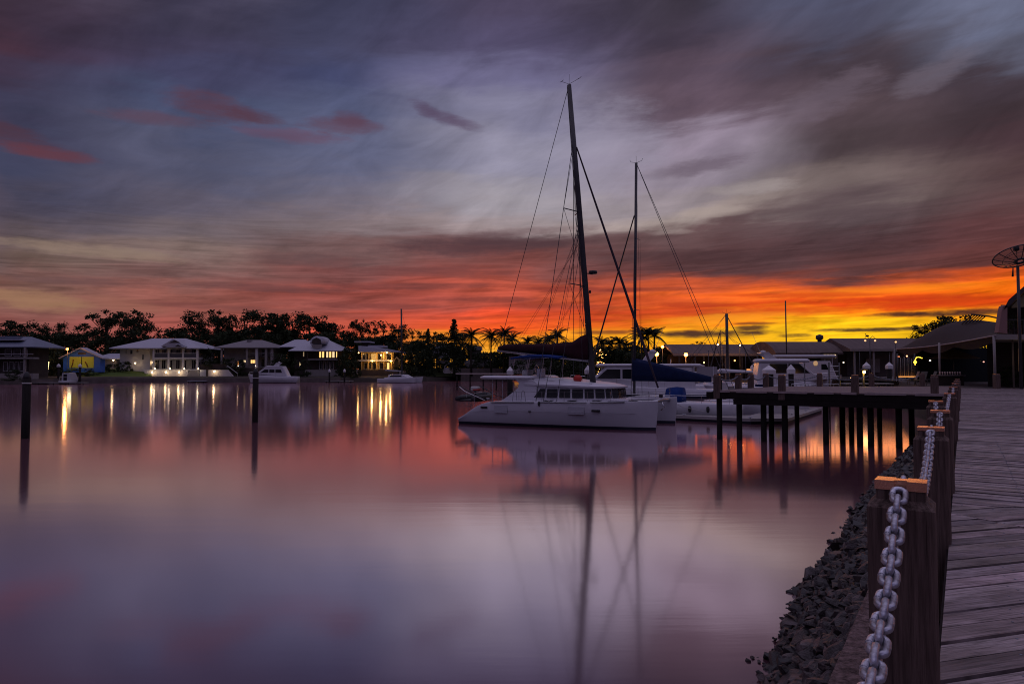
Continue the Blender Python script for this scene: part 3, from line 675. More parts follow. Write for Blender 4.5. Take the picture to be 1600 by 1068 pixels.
# mast and rigging
m0, m1 = Vector((8.4, 3.85, 2.75)), Vector((6.77, 3.85, 23.35))
def on_mast(z): return m0.lerp(m1, (z-m0.z)/(m1.z-m0.z))
mast = obj('mast', MB().tube([m0, on_mast(9), on_mast(16), m1], [.21, .21, .20, .15], 12, sq=.62), alud, CAT)
def spar(nm, pts, r, mt, par, n=6, sq=1): return obj(nm, MB().tube(pts, r, n, sq=sq), mt, par)
for z, l in ((14.4, 1.15), (9.3, 1.1)):
    q = on_mast(z)
    for sg in (-1, 1): spar('spreader', [q, q+Vector((-.72, sg*l, .1))], .035, alud, mast, 6)
q = on_mast(10.2); obj('radar', MB().lathe(q+Vector((.62, 0, 0)), [(.05, -.1), (.28, -.09), (.30, 0), (.27, .1), (.05, .14)], 14), black, mast); spar('radar_bracket', [q, q+Vector((.6, 0, -.12))], .04, alud, mast)
q = on_mast(8.9); obj('steaming_light', MB().box(q+Vector((.3, 0, 0)), (.14, .12, .2), bev=.03), black, mast)
for sg, l in ((-1, .55), (1, .75)):
    mb = MB().tube([m1+Vector((0, 0, .05)), m1+Vector((sg*l, 0, .32))], .014, 5)
    obj('wind_sensor', mb.tube([m1+Vector((sg*l-.12, 0, .30)), m1+Vector((sg*l, 0, .32)), m1+Vector((sg*l+.14, 0, .42))], .018, 5), black, mast)
spar('antenna', [m1, m1+Vector((0, .05, .75))], .01, black, mast, 4)
b0, b1 = Vector((8.1, 3.85, 4.25)), Vector((1.35, 3.85, 5.0))
boom = spar('boom', [b0, b1], .13, alu, CAT, 8, .7)
rg = []
for k in range(13):
    f = k/12; c = b0.lerp(b1, f); h = interp([(0, 1.75), (.07, 1.5), (.2, 1.0), (.5, .72), (.9, .45), (1, .2)], f)*(1+.05*math.sin(k*2.3)); w = interp([(0, .22), (.3, .3), (1, .14)], f)
    rg.append([c+Vector((0, y*w, .08+z*h)) for y, z in ((-.7, 0), (-1, .3), (-.8, .7), (-.3, 1), (.3, .98), (.8, .7), (1, .3), (.7, 0))])
obj('sail_cover', MB().loft(rg), maroon, boom)
shr = [((0, -3.72), 5.8, 19.5), ((0, 3.72), 5.8, 19.5)]
wires = []
for sg in (-1, 1):
    cp = Vector((5.75, 3.85+sg*3.6, 1.62)); wires += [(on_mast(19.5), cp, .014), (on_mast(14.2), cp+Vector((.5, 0, 0)), .012), (on_mast(12.5), Vector((7.0, 3.85+sg*3.2, 1.62)), .011)]
    for z in (14.4, 9.3):
        t_ = on_mast(z)+Vector((-.72, sg*1.13, .1))
        wires += [(t_, on_mast(z-4.6 if z > 12 else 5.2), .009), (t_, on_mast(19.0 if z > 12 else 14.0), .009)]
    for z, f in ((13.5, .35), (13.5, .6), (12.5, .82), (9.5, .5)): wires.append((on_mast(z), b0.lerp(b1, f)+Vector((0, sg*.25, .25)), .006))
wires += [(m1, b1, .013), (m1+Vector((-.15, 0, -.1)), on_mast(5)+Vector((-.35, 0, 0)), .012), (on_mast(22), on_mast(5.4)+Vector((-.24, .1, 0)), .010), (on_mast(16), Vector((7.9, 3.2, 2.9)), .009)]
for a, b_, r in wires: spar('stay', [a, b_], r*1.6, wire, mast, 5)
fs0, fs1 = on_mast(19.6), Vector((12.95, 3.85, 1.95))
mb = MB().tube([fs0, fs0.lerp(fs1, .04)], .015, 5).tube([fs0.lerp(fs1, .04), fs0.lerp(fs1, .3), fs0.lerp(fs1, .8), fs0.lerp(fs1, .97)], [.05, .07, .095, .06], 8).lathe(fs1, [(.03, -.1), (.13, -.08), (.13, .1), (.03, .12)], 10)
obj('furled_headsail', mb, mat('furled_sail_cover', (.06, .045, .06), .8), CAT)
# stanchions and lifelines
for y0 in (.16, 7.5):
    tops = []
    for x in (3.1, 4.6, 6.2, 7.7, 9.2, 10.6, 11.9, 12.9):
        yy = y0+(interp([(0, 0), (9, 0), (11, .32), (13, .62)], x))*(1 if y0 < 2 else -1); z = interp([(3, 1.58), (13, 1.74)], x)
        spar('stanchion', [(x, yy, z), (x, yy, z+.62)], .016, steel, CAT, 5); tops.append(Vector((x, yy, z+.6)))
    spar('lifeline', tops, .006, wire, CAT, 4); spar('lifeline', [p-Vector((0, 0, .28)) for p in tops], .006, wire, CAT, 4)
for x in (4.15, 4.75): spar('grab_hoop', [(x-.16, .5, 1.6), (x-.1, .5, 2.2), (x, .5, 2.3), (x+.1, .5, 2.2), (x+.16, .5, 1.6)], .014, wire, CAT, 5)
obj('fender', MB().sphere((6.05, .02, 1.5), .09, 8, (1, 1, 1.9)), black, CAT)
# dinghy on its davits
DIN = thing('dinghy', 'black inflatable dinghy slung across the stern of the big catamaran', 'dinghy', CAT.matrix_basis @ Vector((-.45, 3.85, 1.6)), CAT.rotation_euler.z)
tubes = MB()
for sx in (-1, 1): tubes.tube([(sx*.62, -1.7, 0), (sx*.66, -1.0, 0), (sx*.66, .6, .02), (sx*.5, 1.3, .1), (sx*.15, 1.65, .18), (0, 1.7, .2)], [.17, .24, .24, .23, .2, .18], 10)
obj('inflatable_tube', tubes, black, DIN)
obj('dinghy_floor', MB().box((0, -.3, -.12), (1.1, 2.6, .12), bev=.04), black, DIN)
ob = thing('outboard_motor', 'small outboard motor with a red and white cowl on the stern rail of the catamaran', 'motor', CAT.matrix_basis @ Vector((.15, 2.6, 2.0)), CAT.rotation_euler.z)
obj('cowl', MB().box((0, 0, .30), (.62, .42, .34), bev=.09), ropew, ob); obj('cowl_band', MB().box((.1, 0, .24), (.46, .44, .14), bev=.05), redp, ob); obj('leg', MB().box((0, 0, -.2), (.14, .12, .8), bev=.03), black, ob)
for y in (2.4, 5.3):
    spar('davit', [(1.3, y, 1.55), (.5, y, 1.75), (-.9, y, 2.45), (-1.25, y, 2.35)], .035, alud, CAT, 7); spar('davit_line', [(-.45, y, 2.22), (-.45, y, 1.7)], .012, ropew, CAT, 4)
spar('stern_rail', [(.9, 1.0, 1.1), (.9, 1.0, 2.05), (.9, 2.2, 2.1)], .02, steel, CAT, 5); spar('stern_rail', [(1.4, 1.6, 1.55), (-.3, 1.8, 2.15), (-.7, 1.8, 2.45)], .025, steel, CAT, 5)
# ================================================================ general boat builder (x forward, origin amidships at the waterline)
def hull_mb(L_, B, zs, zb, rake=.7, draft=.4, fine=2.3, tr=.88):
    rings = []
    for i in range(15):
        t_ = i/14; w = B/2*(1-max(0, (t_-.38)/.62)**fine)*(tr+(1-tr)*min(1, t_/.3)); w = max(w, .03)
        z = zs+(zb-zs)*t_**1.7; x = L_*(t_-.5); xw = x-rake*t_**5
        ww = w*(.9-.25*t_)
        rings.append([Vector(p) for p in ((x, 0, z+.03), (x, w*.96, z), (x, w, z-.05), (x*.5+xw*.5, w*.96-.03*t_, z*.5), (xw, ww, .14), (xw, ww*.98, .10), (xw, 0, -draft), (xw, -ww*.98, .10), (xw, -ww, .14), (x*.5+xw*.5, -w*.96+.03*t_, z*.5), (x, -w, z-.05), (x, -w*.96, z))])
    return MB().loft(rings)
def prof(pts, w, ins=.12): # cabin from a side profile, rounded in at the sides
    c = sum((Vector((x, 0, z)) for x, z in pts), Vector())/len(pts)
    rr_ = []
    for y, s in ((-w, .94), (-w+ins, 1), (w-ins, 1), (w, .94)): rr_.append([Vector((c.x+(x-c.x)*s, y, c.z+(z-c.z)*s)) for x, z in pts])
    return MB().loft(rr_, False)
def side_win(par, poly, w, mt=tint, nm='window', both=True):
    for sg in ((-1, 1) if both else (-1,)):
        obj(nm, MB().prism([(x, sg*w, z) for x, z in poly], (0, sg*.03, 0)), mt, par)
def add_hull(r, *a, m=None, **k):
    o = obj('hull', hull_mb(*a, **k), [m or gelcoat, navy], r); lowmat(o, .12); return o
def rail(r, L_, B, z, h=.55, n=6, x0=-.45, x1=.47):
    for sg in (-1, 1):
        t_ = []
        for i in range(n):
            f = x0+(x1-x0)*i/(n-1); w = B/2*(1-max(0, (f+.12)/.62)**2.3)*.93; zz = z(f+.5)
            spar('stanchion', [(f*L_, sg*w, zz), (f*L_, sg*w, zz+h)], .015, steel, r, 4); t_.append(Vector((f*L_, sg*w, zz+h)))
        spar('rail', t_, .012, steel, r, 4)
def sailboat(label, x, y, rz, L_, B, fb, mastx, mtop, boomlen, boomz, bag, bagh, mastm=alud, mr=.11, group=None, hullm=None, stays=True, detail=True):
    r = boat_root('sailboat', label, 'sailboat', x, y, rz, group)
    add_hull(r, L_, B, fb, fb*1.15, rake=1.1, tr=.75, m=hullm)
    cb = obj('cabin', prof([(-L_*.12, fb), (-L_*.10, fb+.5), (L_*.12, fb+.45), (L_*.24, fb+.12), (L_*.26, fb)], B*.3, .1), gelcoat, r)
    for k in range(3 if detail else 1): side_win(cb, [(-L_*.08+k*L_*.075, fb+.2), (-L_*.08+k*L_*.075+L_*.05, fb+.2), (-L_*.08+k*L_*.075+L_*.05, fb+.36), (-L_*.08+k*L_*.075, fb+.36)], B*.3)
    m_ = spar('mast', [(mastx, 0, fb+.3), (mastx-(.30 if detail else .05), 0, mtop)], mr, mastm, r, 8, .7)
    bm_ = spar('boom', [(mastx-.1, 0, boomz), (mastx-boomlen, 0, boomz-.1)], .075, alu, r, 6)
    rg_ = []
    for k in range(9):
        f = k/8; h = interp([(0, bagh), (.15, bagh*.9), (.6, bagh*.55), (1, bagh*.22)], f)
        rg_.append([Vector((mastx+.12*(1-f*2)-f*(boomlen-.1), yy*(.24-.1*f), boomz-.02-.1*f+zz*h)) for yy, zz in ((-.7, -.05), (-1, .3), (-.6, .8), (0, 1), (.6, .8), (1, .3), (.7, -.05))])
    obj('sail_cover', MB().loft(rg_), bag, bm_)
    if stays:
        top = Vector((mastx-(.30 if detail else .05), 0, mtop)); bow = Vector((L_*.48, 0, fb*1.15)); st = Vector((-L_*.48, 0, fb))
        lo = top.lerp(Vector((mastx, 0, fb)), .2 if detail else .02)
        mb = MB().tube([lo, lo.lerp(bow, .03)], .012, 4).tube([lo.lerp(bow, .03), lo.lerp(bow, .9), bow+Vector((-.1, 0, .3))], [.05, .075, .04], 7); obj('furled_headsail', mb, alud, r)
        for sg in (-1, 1):
            spar('stay', [top, st+Vector((0, sg*B*.42, 0))], .02, wire, m_, 4); spar('stay', [top, Vector((mastx-.2, sg*B*.47, fb))], .009, wire, m_, 4)
            for f in (.38, .68):
                q = Vector((mastx, 0, fb)).lerp(top, f); spar('spreader', [q, q+Vector((-.15, sg*.85, .04))], .022, mastm, m_, 5)
                if detail: spar('stay', [q+Vector((-.15, sg*.85, .04)), Vector((mastx-.2, sg*B*.45, fb))], .007, wire, m_, 4)
        for sg in (-1, 1): obj('wind_sensor', MB().tube([top, top+Vector((sg*.45, 0, .12)), top+Vector((sg*.52, 0, .3))], .014, 4), black, m_)
        spar('antenna', [top, top+Vector((0, 0, .55))], .012, black, m_, 4)
    return r
hd = math.atan2(.418, -.909)
bpos = Vector((17.3, 50.6, 0))+Vector((-.909, .418, 0))*6.3
SB = sailboat('white yacht at the pontoon behind the big catamaran, long navy blue sail cover', bpos.x-.35, bpos.y, hd, 12.6, 3.9, 1.15, 1.75, 20.1, 5.9, 2.85, navyc, 1.75)
rail(SB, 12.6, 3.9, lambda t_: 1.15+.17*t_**1.7, .55, 7)
dg = obj('sprayhood', MB().loft([[Vector((x, y, z)) for y, z in ((-1.1, 1.2), (-1.05, 1.7), (-.7, h), (0, h+.08), (.7, h), (1.05, 1.7), (1.1, 1.2))] for x, h in ((-.9, 2.15), (-1.6, 2.25), (-2.1, 2.2))]), bluec, SB)
obj('steering_wheel', MB().torus((-4.8, 0, 1.75), .42, .025, Matrix.Rotation(R(84), 3, 'Y'), 20, 6), steel, SB); obj('helm_pedestal', MB().tube([(-4.65, 0, 1.0), (-4.65, 0, 1.8)], .09, 8), gelcoat, SB)
for x in (-4.2, -1.4, -2.9): obj('fender', MB().sphere((x, 1.98, .75), .13, 8, (1, 1, 2.2)), black, SB)
# ---------------------------------------------------------------- motor boats
def motorboat(label, x, y, rz, L_, B, zs, zb, cab_, wins, top=None, arch=None, rad=True, group=None, hm=None, name='motor_yacht', cat='motor boat', topm=None, railn=7):
    r = boat_root(name, label, cat, x, y, rz, group); add_hull(r, L_, B, zs, zb, m=hm)
    c_ = obj('cabin', prof(cab_, B*.36, .2), gelcoat, r)
    for w_ in wins: side_win(c_, w_, B*.36-.01)
    if top:
        x0, x1, z0, z1 = top; obj('hardtop', slab(x0, x1, -B*.38, B*.38, z0, z1, .3), topm or gelcoat, r)
        for px_ in (x0+.5, x1-.6):
            for sg in (-1, 1): spar('hardtop_post', [(px_, sg*B*.33, z0-1.5), (px_, sg*B*.33, z0+.03)], .035, gelcoat, r, 5)
    if arch:
        x0, z0, h = arch
        for sg in (-1, 1): obj('radar_arch', MB().prism([(x0+.9, sg*B*.3, z0), (x0+.2, sg*B*.3, z0), (x0-.7, sg*B*.3, z0+h), (x0+.1, sg*B*.3, z0+h)], (0, -sg*.15, 0)), gelcoat, r)
        obj('arch_beam', MB().box((x0-.3, 0, z0+h), (.8, B*.62, .1), bev=.03), gelcoat, r); obj('radar', MB().lathe((x0-.3, 0, z0+h+.05), [(.03, 0), (.28, .02), (.28, .16), (.05, .24)], 12), gelcoat, r)
        spar('antenna', [(x0-.4, B*.2, z0+h), (x0-1.3, B*.2, z0+h+2.3)], .015, ropew, r, 4)
    rail(r, L_, B, lambda t_: zs+(zb-zs)*t_**1.7, .6, railn, -.1)
    return r
def at_px(px, Y): return (px-800)/F*Y, Y
x_, y_ = at_px(1010, 68)
MY = motorboat('large white motor yacht with dark saloon windows and radar arch, moored behind the two masts', x_, y_, R(172), 16, 4.6, 1.7, 2.5,
    [(-4.6, 1.7), (-4.4, 3.9), (4.0, 3.95), (5.4, 2.7), (6.2, 2.2)], [[(-2.2, 2.75), (.6, 2.75), (.6, 3.65), (-2.2, 3.65)], [(.8, 2.75), (2.4, 2.75), (2.4, 3.65), (.8, 3.65)], [(2.6, 2.75), (4.9, 2.75), (3.9, 3.65), (2.6, 3.65)]],
    (-5.2, 5.0, 3.9, 4.2), (-.3, 4.2, 1.15))
obj('boot_stripe', MB().box((-1.0, 2.32, 1.05), (11, .03, .35)), navy, MY)
obj('clear_curtain', MB().box((-5.6, 1.6, 3.35), (1.9, .05, 1.1)), mat('clear_plastic', (.35, .33, .36), .3), MY)
for x in (-4.4, -6.2): obj('curtain_frame', MB().box((x, 1.63, 3.35), (.08, .08, 1.2)), gelcoat, MY)
x_, y_ = at_px(1222, 74)
motorboat('white sports cruiser with raked windscreen, bow right, behind the jetty posts', x_, y_, R(-6), 10.4, 3.3, 1.9, 2.75,
    [(-3.0, 1.9), (-2.7, 4.35), (1.6, 4.35), (3.0, 3.15), (4.6, 2.6)], [[(-2.0, 3.25), (.2, 3.25), (.2, 4.25), (-1.6, 4.25)], [(.3, 3.25), (2.5, 3.25), (1.4, 4.25), (.3, 4.25)]], (-2.9, 2.6, 4.36, 4.78), (-1.7, 4.78, .65))
x_, y_ = at_px(1252, 88)
fb = motorboat('white flybridge boat with a long flat upper canopy, behind the sports cruiser', x_, y_, R(-4), 10.5, 3.6, 1.6, 2.3,
    [(-3.4, 1.6), (-3.2, 4.7), (3.2, 4.7), (4.0, 2.6), (4.4, 2.2)], [[(2.0, 3.6), (2.9, 3.6), (2.6, 4.3), (2.0, 4.3)], [(-2.6, 3.4), (-.6, 3.4), (-.6, 4.2), (-2.6, 4.2)]], (-3.6, 4.0, 5.1, 5.5), None, topm=gelgrey)
obj('porthole', MB().sphere((1.3, -1.31, 4.4), .28, 12, (1, .2, 1.2)), glow('porthole_glow', (1, .6, .3), .35), fb)
x_, y_ = at_px(1082, 92)
motorboat('small white motor boat under the orange lamps, right of the blue sail cover', x_, y_, R(8), 9, 3, 1.6, 2.2, [(-2.6, 1.6), (-2.4, 3.1), (1.6, 3.1), (2.8, 2.2)], [[(-1.6, 2.4), (1.3, 2.4), (1.1, 2.9), (-1.5, 2.9)]], (-2.4, 1.4, 4.0, 4.2))
x_, y_ = at_px(1222, 60)
motorboat('white runabout with a yellow fender, its bow under the jetty beside the pontoon', *at_px(1172, 54), R(-52), 7.2, 2.6, 1.15, 1.75, [(-1.6, 1.1), (-1.4, 1.9), (.9, 1.9), (1.9, 1.5)], [[(-.9, 1.5), (.7, 1.5), (.6, 1.8), (-.9, 1.8)]], None, None, name='runabout', railn=5)
motorboat('white runabout with a blue cover, second bow under the jetty', *at_px(1213, 60), R(-52), 7, 2.5, 1.2, 1.8, [(-2.6, 1.1), (-2.4, 2.1), (.6, 2.0), (1.8, 1.6)], [], None, None, name='runabout', railn=5)
obj('fender', MB().sphere((2.6, -.55, 1.2), .2, 10, (1, 1, 1.5)), yel, [o for o in bpy.data.objects if o.name == 'runabout'][0])
sailboat('yacht with a short thick dark mast and pale boom cover, before the marina shed', *at_px(1120, 84), R(4), 12, 3.6, 1.7, 1.35, 10.5, 5.4, 3.25, gelgrey, .45, mastm=alud, mr=.19, detail=False)
sailboat('low white yacht with a pale covered boom, left of the two pale pyramid pile caps', *at_px(1170, 80), R(186), 11, 3.4, 1.6, 3.5, 8.2, 6.2, 3.35, gelcoat, .4, mr=.05, detail=False)
sailboat('far yacht whose thin bare mast stands alone against the yellow sky', *at_px(1226, 100), R(2), 11, 3.4, 1.4, .3, 13.7, 4, 2.6, navyc, .4, mr=.10, detail=False, stays=False)
# far left boats
x_, y_ = at_px(427, 181)
motorboat('white flybridge cruiser moored on the far shore behind the right hand bare pile', x_, y_, R(180), 13.2, 4, 1.7, 2.3, [(-4.4, 1.7), (-3.0, 4.4), (1.2, 4.5), (3.4, 2.9), (5.0, 2.3)],
    [[(-2.9, 2.7), (-1.1, 2.7), (-1.1, 3.55), (-2.5, 3.55)], [(-.9, 2.7), (.5, 2.7), (.5, 3.55), (-.9, 3.55)], [(.7, 2.7), (2.9, 2.7), (1.7, 3.55), (.7, 3.55)]], None, (-1.3, 4.4, .9))
FC = boat_root('catamaran', 'small pale catamaran on the far side, thin mast rising above the dark trees', 'catamaran', *at_px(626, 183), R(-12))
for sg in (-1, 1):
    o = obj('hull', hull_mb(11.0, 1.5, 1.1, 1.5, rake=.3, tr=.6), [gelcoat, navy], FC); o.location = (0, sg*2.4, 0); lowmat(o, .12)
obj('bridge_deck', MB().box((-.6, 0, 1.15), (6.4, 4.2, .5), bev=.1), gelcoat, FC)
c_ = obj('cabin', prof([(-3.0, 1.3), (-2.6, 2.2), (1.4, 2.2), (3.0, 1.4)], 2.1, .3), gelcoat, FC); side_win(c_, [(-2.2, 1.6), (1.2, 1.6), (1.0, 2.0), (-2.1, 2.0)], 2.1)
fm = spar('mast', [(.4, 0, 2.1), (.1, 0, 19.8)], .23, alud, FC, 7, .7); spar('boom', [(.3, 0, 3.1), (-4.4, 0, 3.3)], .16, gelgrey, FC, 6)
for a, b_ in (((.1, 0, 19.5), (5, 0, 1.5)), ((.1, 0, 17), (-1, -2.8, 1.3)), ((.1, 0, 17), (-1, 2.8, 1.3))): spar('stay', [a, b_], .02, wire, fm, 4)
spar('spreader', [(.25, -1.3, 9), (.25, 1.3, 9)], .06, alud, fm, 4)
x_, y_ = at_px(111, 168)
sb = boat_root('cabin_boat', 'small grey cabin boat tied at the little dock before the green lawn', 'motor boat', x_, y_, R(84))
add_hull(sb, 5.2, 2.4, .8, 1.1, m=gelgrey); c_ = obj('cabin', prof([(-1.6, .7), (-1.5, 2.7), (.4, 2.7), (1.3, 1.1)], 1.1, .25), gelgrey, sb); obj('cabin_door', MB().box((-1.62, .1, 1.6), (.08, .9, 1.6)), dglass, c_); obj('railing', MB().tube([(-2.3, -1.0, .9), (-2.3, -1.0, 1.7), (-2.3, 1.0, 1.7), (-2.3, 1.0, .9)], .03, 5), ropew, sb)
# ================================================================ timber jetty
def at_(px, Y): return Vector(((px-800)/F*Y, Y, 0))
JA, JB, JC, JD = at_(1113, 36.1), at_(1474, 30.7), at_(1482, 45.4), at_(1215, 45.4)
JT = thing('jetty', 'dark timber jetty on tall piles reaching out from the boardwalk', 'jetty', (JA.x, JA.y, 0))
dirJ = (JB-JA).normalized(); nJ = Vector((-dirJ.y, dirJ.x, 0))
mb = MB(); k = 0; w = .0
poly0 = [JA, JB+(JB-JA)*.02, JC, JD]
for i in range(-2, 160):
    pl = [JA+nJ*(i*.15-.2)+dirJ*-8, JA+nJ*(i*.15-.2)+dirJ*34, JA+nJ*(i*.15-.06)+dirJ*34, JA+nJ*(i*.15-.06)+dirJ*-8]
    for a, b_ in zip(poly0, poly0[1:]+poly0[:1]):
        d = (b_-a).normalized(); pl = clip(pl, a, Vector((-d.y, d.x, 0)))
        if len(pl) < 3: break
    if len(pl) >= 3: mb.prism([Vector((p.x, p.y, DZ-.055)) for p in pl], (0, 0, .05))
wobj('deck_planks', mb, jetty_t, JT)
mb = MB()
def beam(mb, a, b_, z0, z1, w):
    d = (b_-a).normalized(); n = Vector((-d.y, d.x, 0))*w/2
    mb.prism([Vector((p.x, p.y, z0)) for p in (a-n, b_-n, b_+n, a+n)], (0, 0, z1-z0))
def wbeam(nm, a, b_, z0, z1, w, mt):
    m_ = MB(); beam(m_, a, b_, z0, z1, w); return wobj(nm, m_, mt, JT)
f0 = JA-nJ*.05; f1 = JB-nJ*.05
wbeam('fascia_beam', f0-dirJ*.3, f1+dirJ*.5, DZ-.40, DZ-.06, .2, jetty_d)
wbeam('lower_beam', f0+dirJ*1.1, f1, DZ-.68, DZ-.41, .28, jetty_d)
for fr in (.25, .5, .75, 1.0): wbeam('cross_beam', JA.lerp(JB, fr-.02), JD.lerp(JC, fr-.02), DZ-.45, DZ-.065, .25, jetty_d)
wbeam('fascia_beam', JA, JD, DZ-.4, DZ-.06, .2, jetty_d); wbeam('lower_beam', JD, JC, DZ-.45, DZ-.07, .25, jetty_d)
rail_t = mat('kerb_rail_timber', (.42, .33, .32), .7, var=.2, vscale=3)
# raised kerb rail, in short lengths on blocks
L_ = (JB-JA).length; x = .15; seg = [1.5, 3.0, 3.1, 1.7, 1.3, 3.4, 3.3, 1.0, 1.6, 3.4, 3.8, 1.4]; i = 0
while x < L_+.4:
    l_ = seg[i % len(seg)]*.5; a = JA+dirJ*x-nJ*.07; wbeam('kerb_rail', a, a+dirJ*l_, DZ-.075, DZ+.035, .24, rail_t); x += l_+.34; i += 1
# piles under the jetty
def pile(nm, par, x, y, z0, z1, r, mt=timber_pile):
    return wobj(nm, MB().lathe((x, y, 0), [(r, z0), (r*.97, z1-.03), (r*.6, z1)], 12), mt, par)
for px in (1124, 1155, 1193, 1226, 1290, 1343, 1360, 1404):
    Y = 36.1-(px-1113)/361*5.4; q = P(px, 640, Y+.25); pile('pile', JT, q.x, q.y, -3, DZ-.4, .15 if px < 1230 else .14)
for px, Y in ((1205, 39), (1316, 38), (1330, 41), (1374, 44), (1245, 44.5), (1424, 38)):
    q = P(px, 640, Y); pile('pile', JT, q.x, q.y, -3, DZ-.4, .15)
jp, jk = make_post('front left corner post of the jetty, grey timber', h=.86, w=.160, group='timber posts around the jetty deck', foot=.4)
jp.name = 'jetty_post'
JP = [(1120, 35.9, 0), (1221, 34.3, 1), (1335, 32.6, 2), (1459, 31.0, 3), (1153, 39.6, 4), (1172.5, 41.8, 5), (1196, 44.0, 6), (1280, 45.2, 7), (1361, 45.2, 8), (1440, 45.2, 9)]
jl = ['front left corner post of the jetty, grey timber', 'second post along the front of the jetty, before the sports cruiser', 'third post along the front of the jetty, below the flybridge boat windows', 'large front post of the jetty nearest the chain posts',
 'red-capped looking post second along the left side of the jetty', 'third post along the left side of the jetty', 'back left post of the jetty beside a white-capped pile', 'back jetty post in front of the sports cruiser bow', 'back jetty post near the small yellow lamp', 'back jetty post below the big shade canopy']
jl[4] = 'post second along the left side of the jetty, pinkish top'
JPO = []
for px, Y, i in JP:
    r = jp if i == 0 else dup_fast(jp, jk); X = (px-800)/F*Y; r.location = (X, Y, DZ); r.rotation_euler = (0, 0, math.atan2(dirJ.y, dirJ.x)); r['label'] = jl[i]; JPO.append(r)
for a, b_, s in ((0, 4, .3), (4, 5, .3), (5, 6, .35), (6, 7, .4), (7, 8, .4), (8, 9, .4), (0, 1, .45), (1, 2, .45), (2, 3, .45)):
    if a == 0 and b_ == 1: continue
    if (a, b_) in ((1, 2), (2, 3)): continue
    chain_mesh(JPO[a].location+Vector((0, 0, .74)), JPO[b_].location+Vector((0, 0, .74)), s*.8, 'chain slung between two posts around the jetty deck', scale=1.2, group='chains around the jetty deck', n=6, m=4, name='jetty_chain', mt=galv_d)
# ================================================================ floating pontoon
PT = thing('pontoon', 'grey floating pontoon with dark sides in front of the moored yacht', 'pontoon', (15, 46, 0))
pp = [(11.6, 49.3), (16.0, 45.9), (18.5, 46.1), (26.8, 59.1), (24.2, 60.8), (17.4, 50.0), (12.4, 51.2)]
wobj('deck', MB().prism([Vector((x, y, .25)) for x, y in pp], (0, 0, .08)), concrete, PT)
cx, cy = 18.2, 51.5
wobj('float', MB().prism([Vector((cx+(x-cx)*.985, cy+(y-cy)*.985, -.35)) for x, y in pp], (0, 0, .595)), navy, PT)
mb = MB()
for (a, b_) in zip(pp[:4], pp[1:4]): 
    a3, b3 = Vector((*a, .32)), Vector((*b_, .32)); d = (b3-a3).normalized(); n = Vector((d.y, -d.x, 0))
    mb.prism([a3+n*.01-Vector((0, 0, .14)), a3+n*.07-Vector((0, 0, .14)), a3+n*.07+Vector((0, 0, .06)), a3+n*.01+Vector((0, 0, .06))], b3-a3)
wobj('edge_strip', mb, mat('pontoon_edge', (.42, .38, .38), .7), PT)
for x, y in ((12.4, 49.4), (14.4, 47.8), (16.2, 46.6), (20.6, 50.4), (23.6, 55.0)): wobj('cleat', MB().tube([(x-.14, y, .42), (x+.14, y, .42)], .025, 6).box((x, y, .37), (.08, .06, .08)), galv, PT)
for px, Y, lab in ((1183, 50, 'service pedestal'),):
    pass
# ================================================================ lone piles in the water
def lone_pile(label, px, Y, ztop, r, band, cone=None, grp=None, whitecap=False):
    X = (px-800)/F*Y; t_ = thing('mooring_pile', label, 'pile', (X, Y, 0), 0, grp)
    obj('pile_shaft', MB().lathe((0, 0, 0), [(r, -3.5), (r*.98, ztop-.35)], 16), timber_pile, t_)
    if whitecap: obj('pile_cap', MB().loft([[Vector((sx*w_, sy*w_, z)) for sx, sy in ((-1, -1), (1, -1), (1, 1), (-1, 1))] for w_, z in ((r*1.15, ztop-.75), (r*1.2, ztop-.35), (.02, ztop+.1))], False), cap_w, t_)
    else: obj('pile_cap', MB().lathe((0, 0, 0), [(r*.98, ztop-.36), (r*.9, ztop-.25), (r*.45, ztop-.05), (.02, ztop)], 16), black, t_)
    if band: obj('reflective_band', MB().lathe((0, 0, 0), [(r*1.06, band-.04), (r*1.06, band+.04)], 16), ropew, t_)
    return t_
cap_w = mat('pile_cap_white', (.75, .73, .74), .5)
lone_pile('thick black pile standing in the water at the left edge of the view', 43, 36.6, 3.55, .205, 2.93)
lone_pile('black pile standing in the water before the moored far cruiser', 400, 47.6, 3.75, .20, 3.06)
for px, Y, zt, r, w, lab in ((797, 72, 3.85, .3, 1, 'pile with a white pointed cap just left of the blue bimini'), (918.5, 66, 3.95, .26, 1, 'pile with a white pointed cap left of the big mast foot'),
    (1124, 56, 3.35, .2, 0, 'bare dark pile behind the jetty corner post'), (1201, 66, 3.95, .42, 1, 'wide white pyramid cap on a dark pile left of the sports cruiser'), (1235.5, 62, 4.0, .24, 1, 'dark pile with a small white pyramid cap before the sports cruiser'),
    (1177, 86, 4.3, .25, 1, 'small white cone cap left of the rounded white cover'), (1353.5, 86, 4.45, .28, 1, 'left one of two dark piles with white triangle caps near the yellow lamp'), (1389, 86, 4.45, .28, 1, 'right one of two dark piles with white triangle caps'),
    (92, 170, 4.9, .26, 1, 'left dock pile with a white cone beside the little cabin boat'), (125.5, 170, 4.9, .26, 1, 'right dock pile with a white cone beside the little cabin boat'),
    (515, 183, 3.6, .22, 1, 'white-coned pile before the house with the curved dormer'), (538.5, 184, 3.6, .22, 1, 'white-coned pile at the right end of the small curved dock')):
    lone_pile(lab, px, Y, zt+(.0), r, None, whitecap=bool(w))
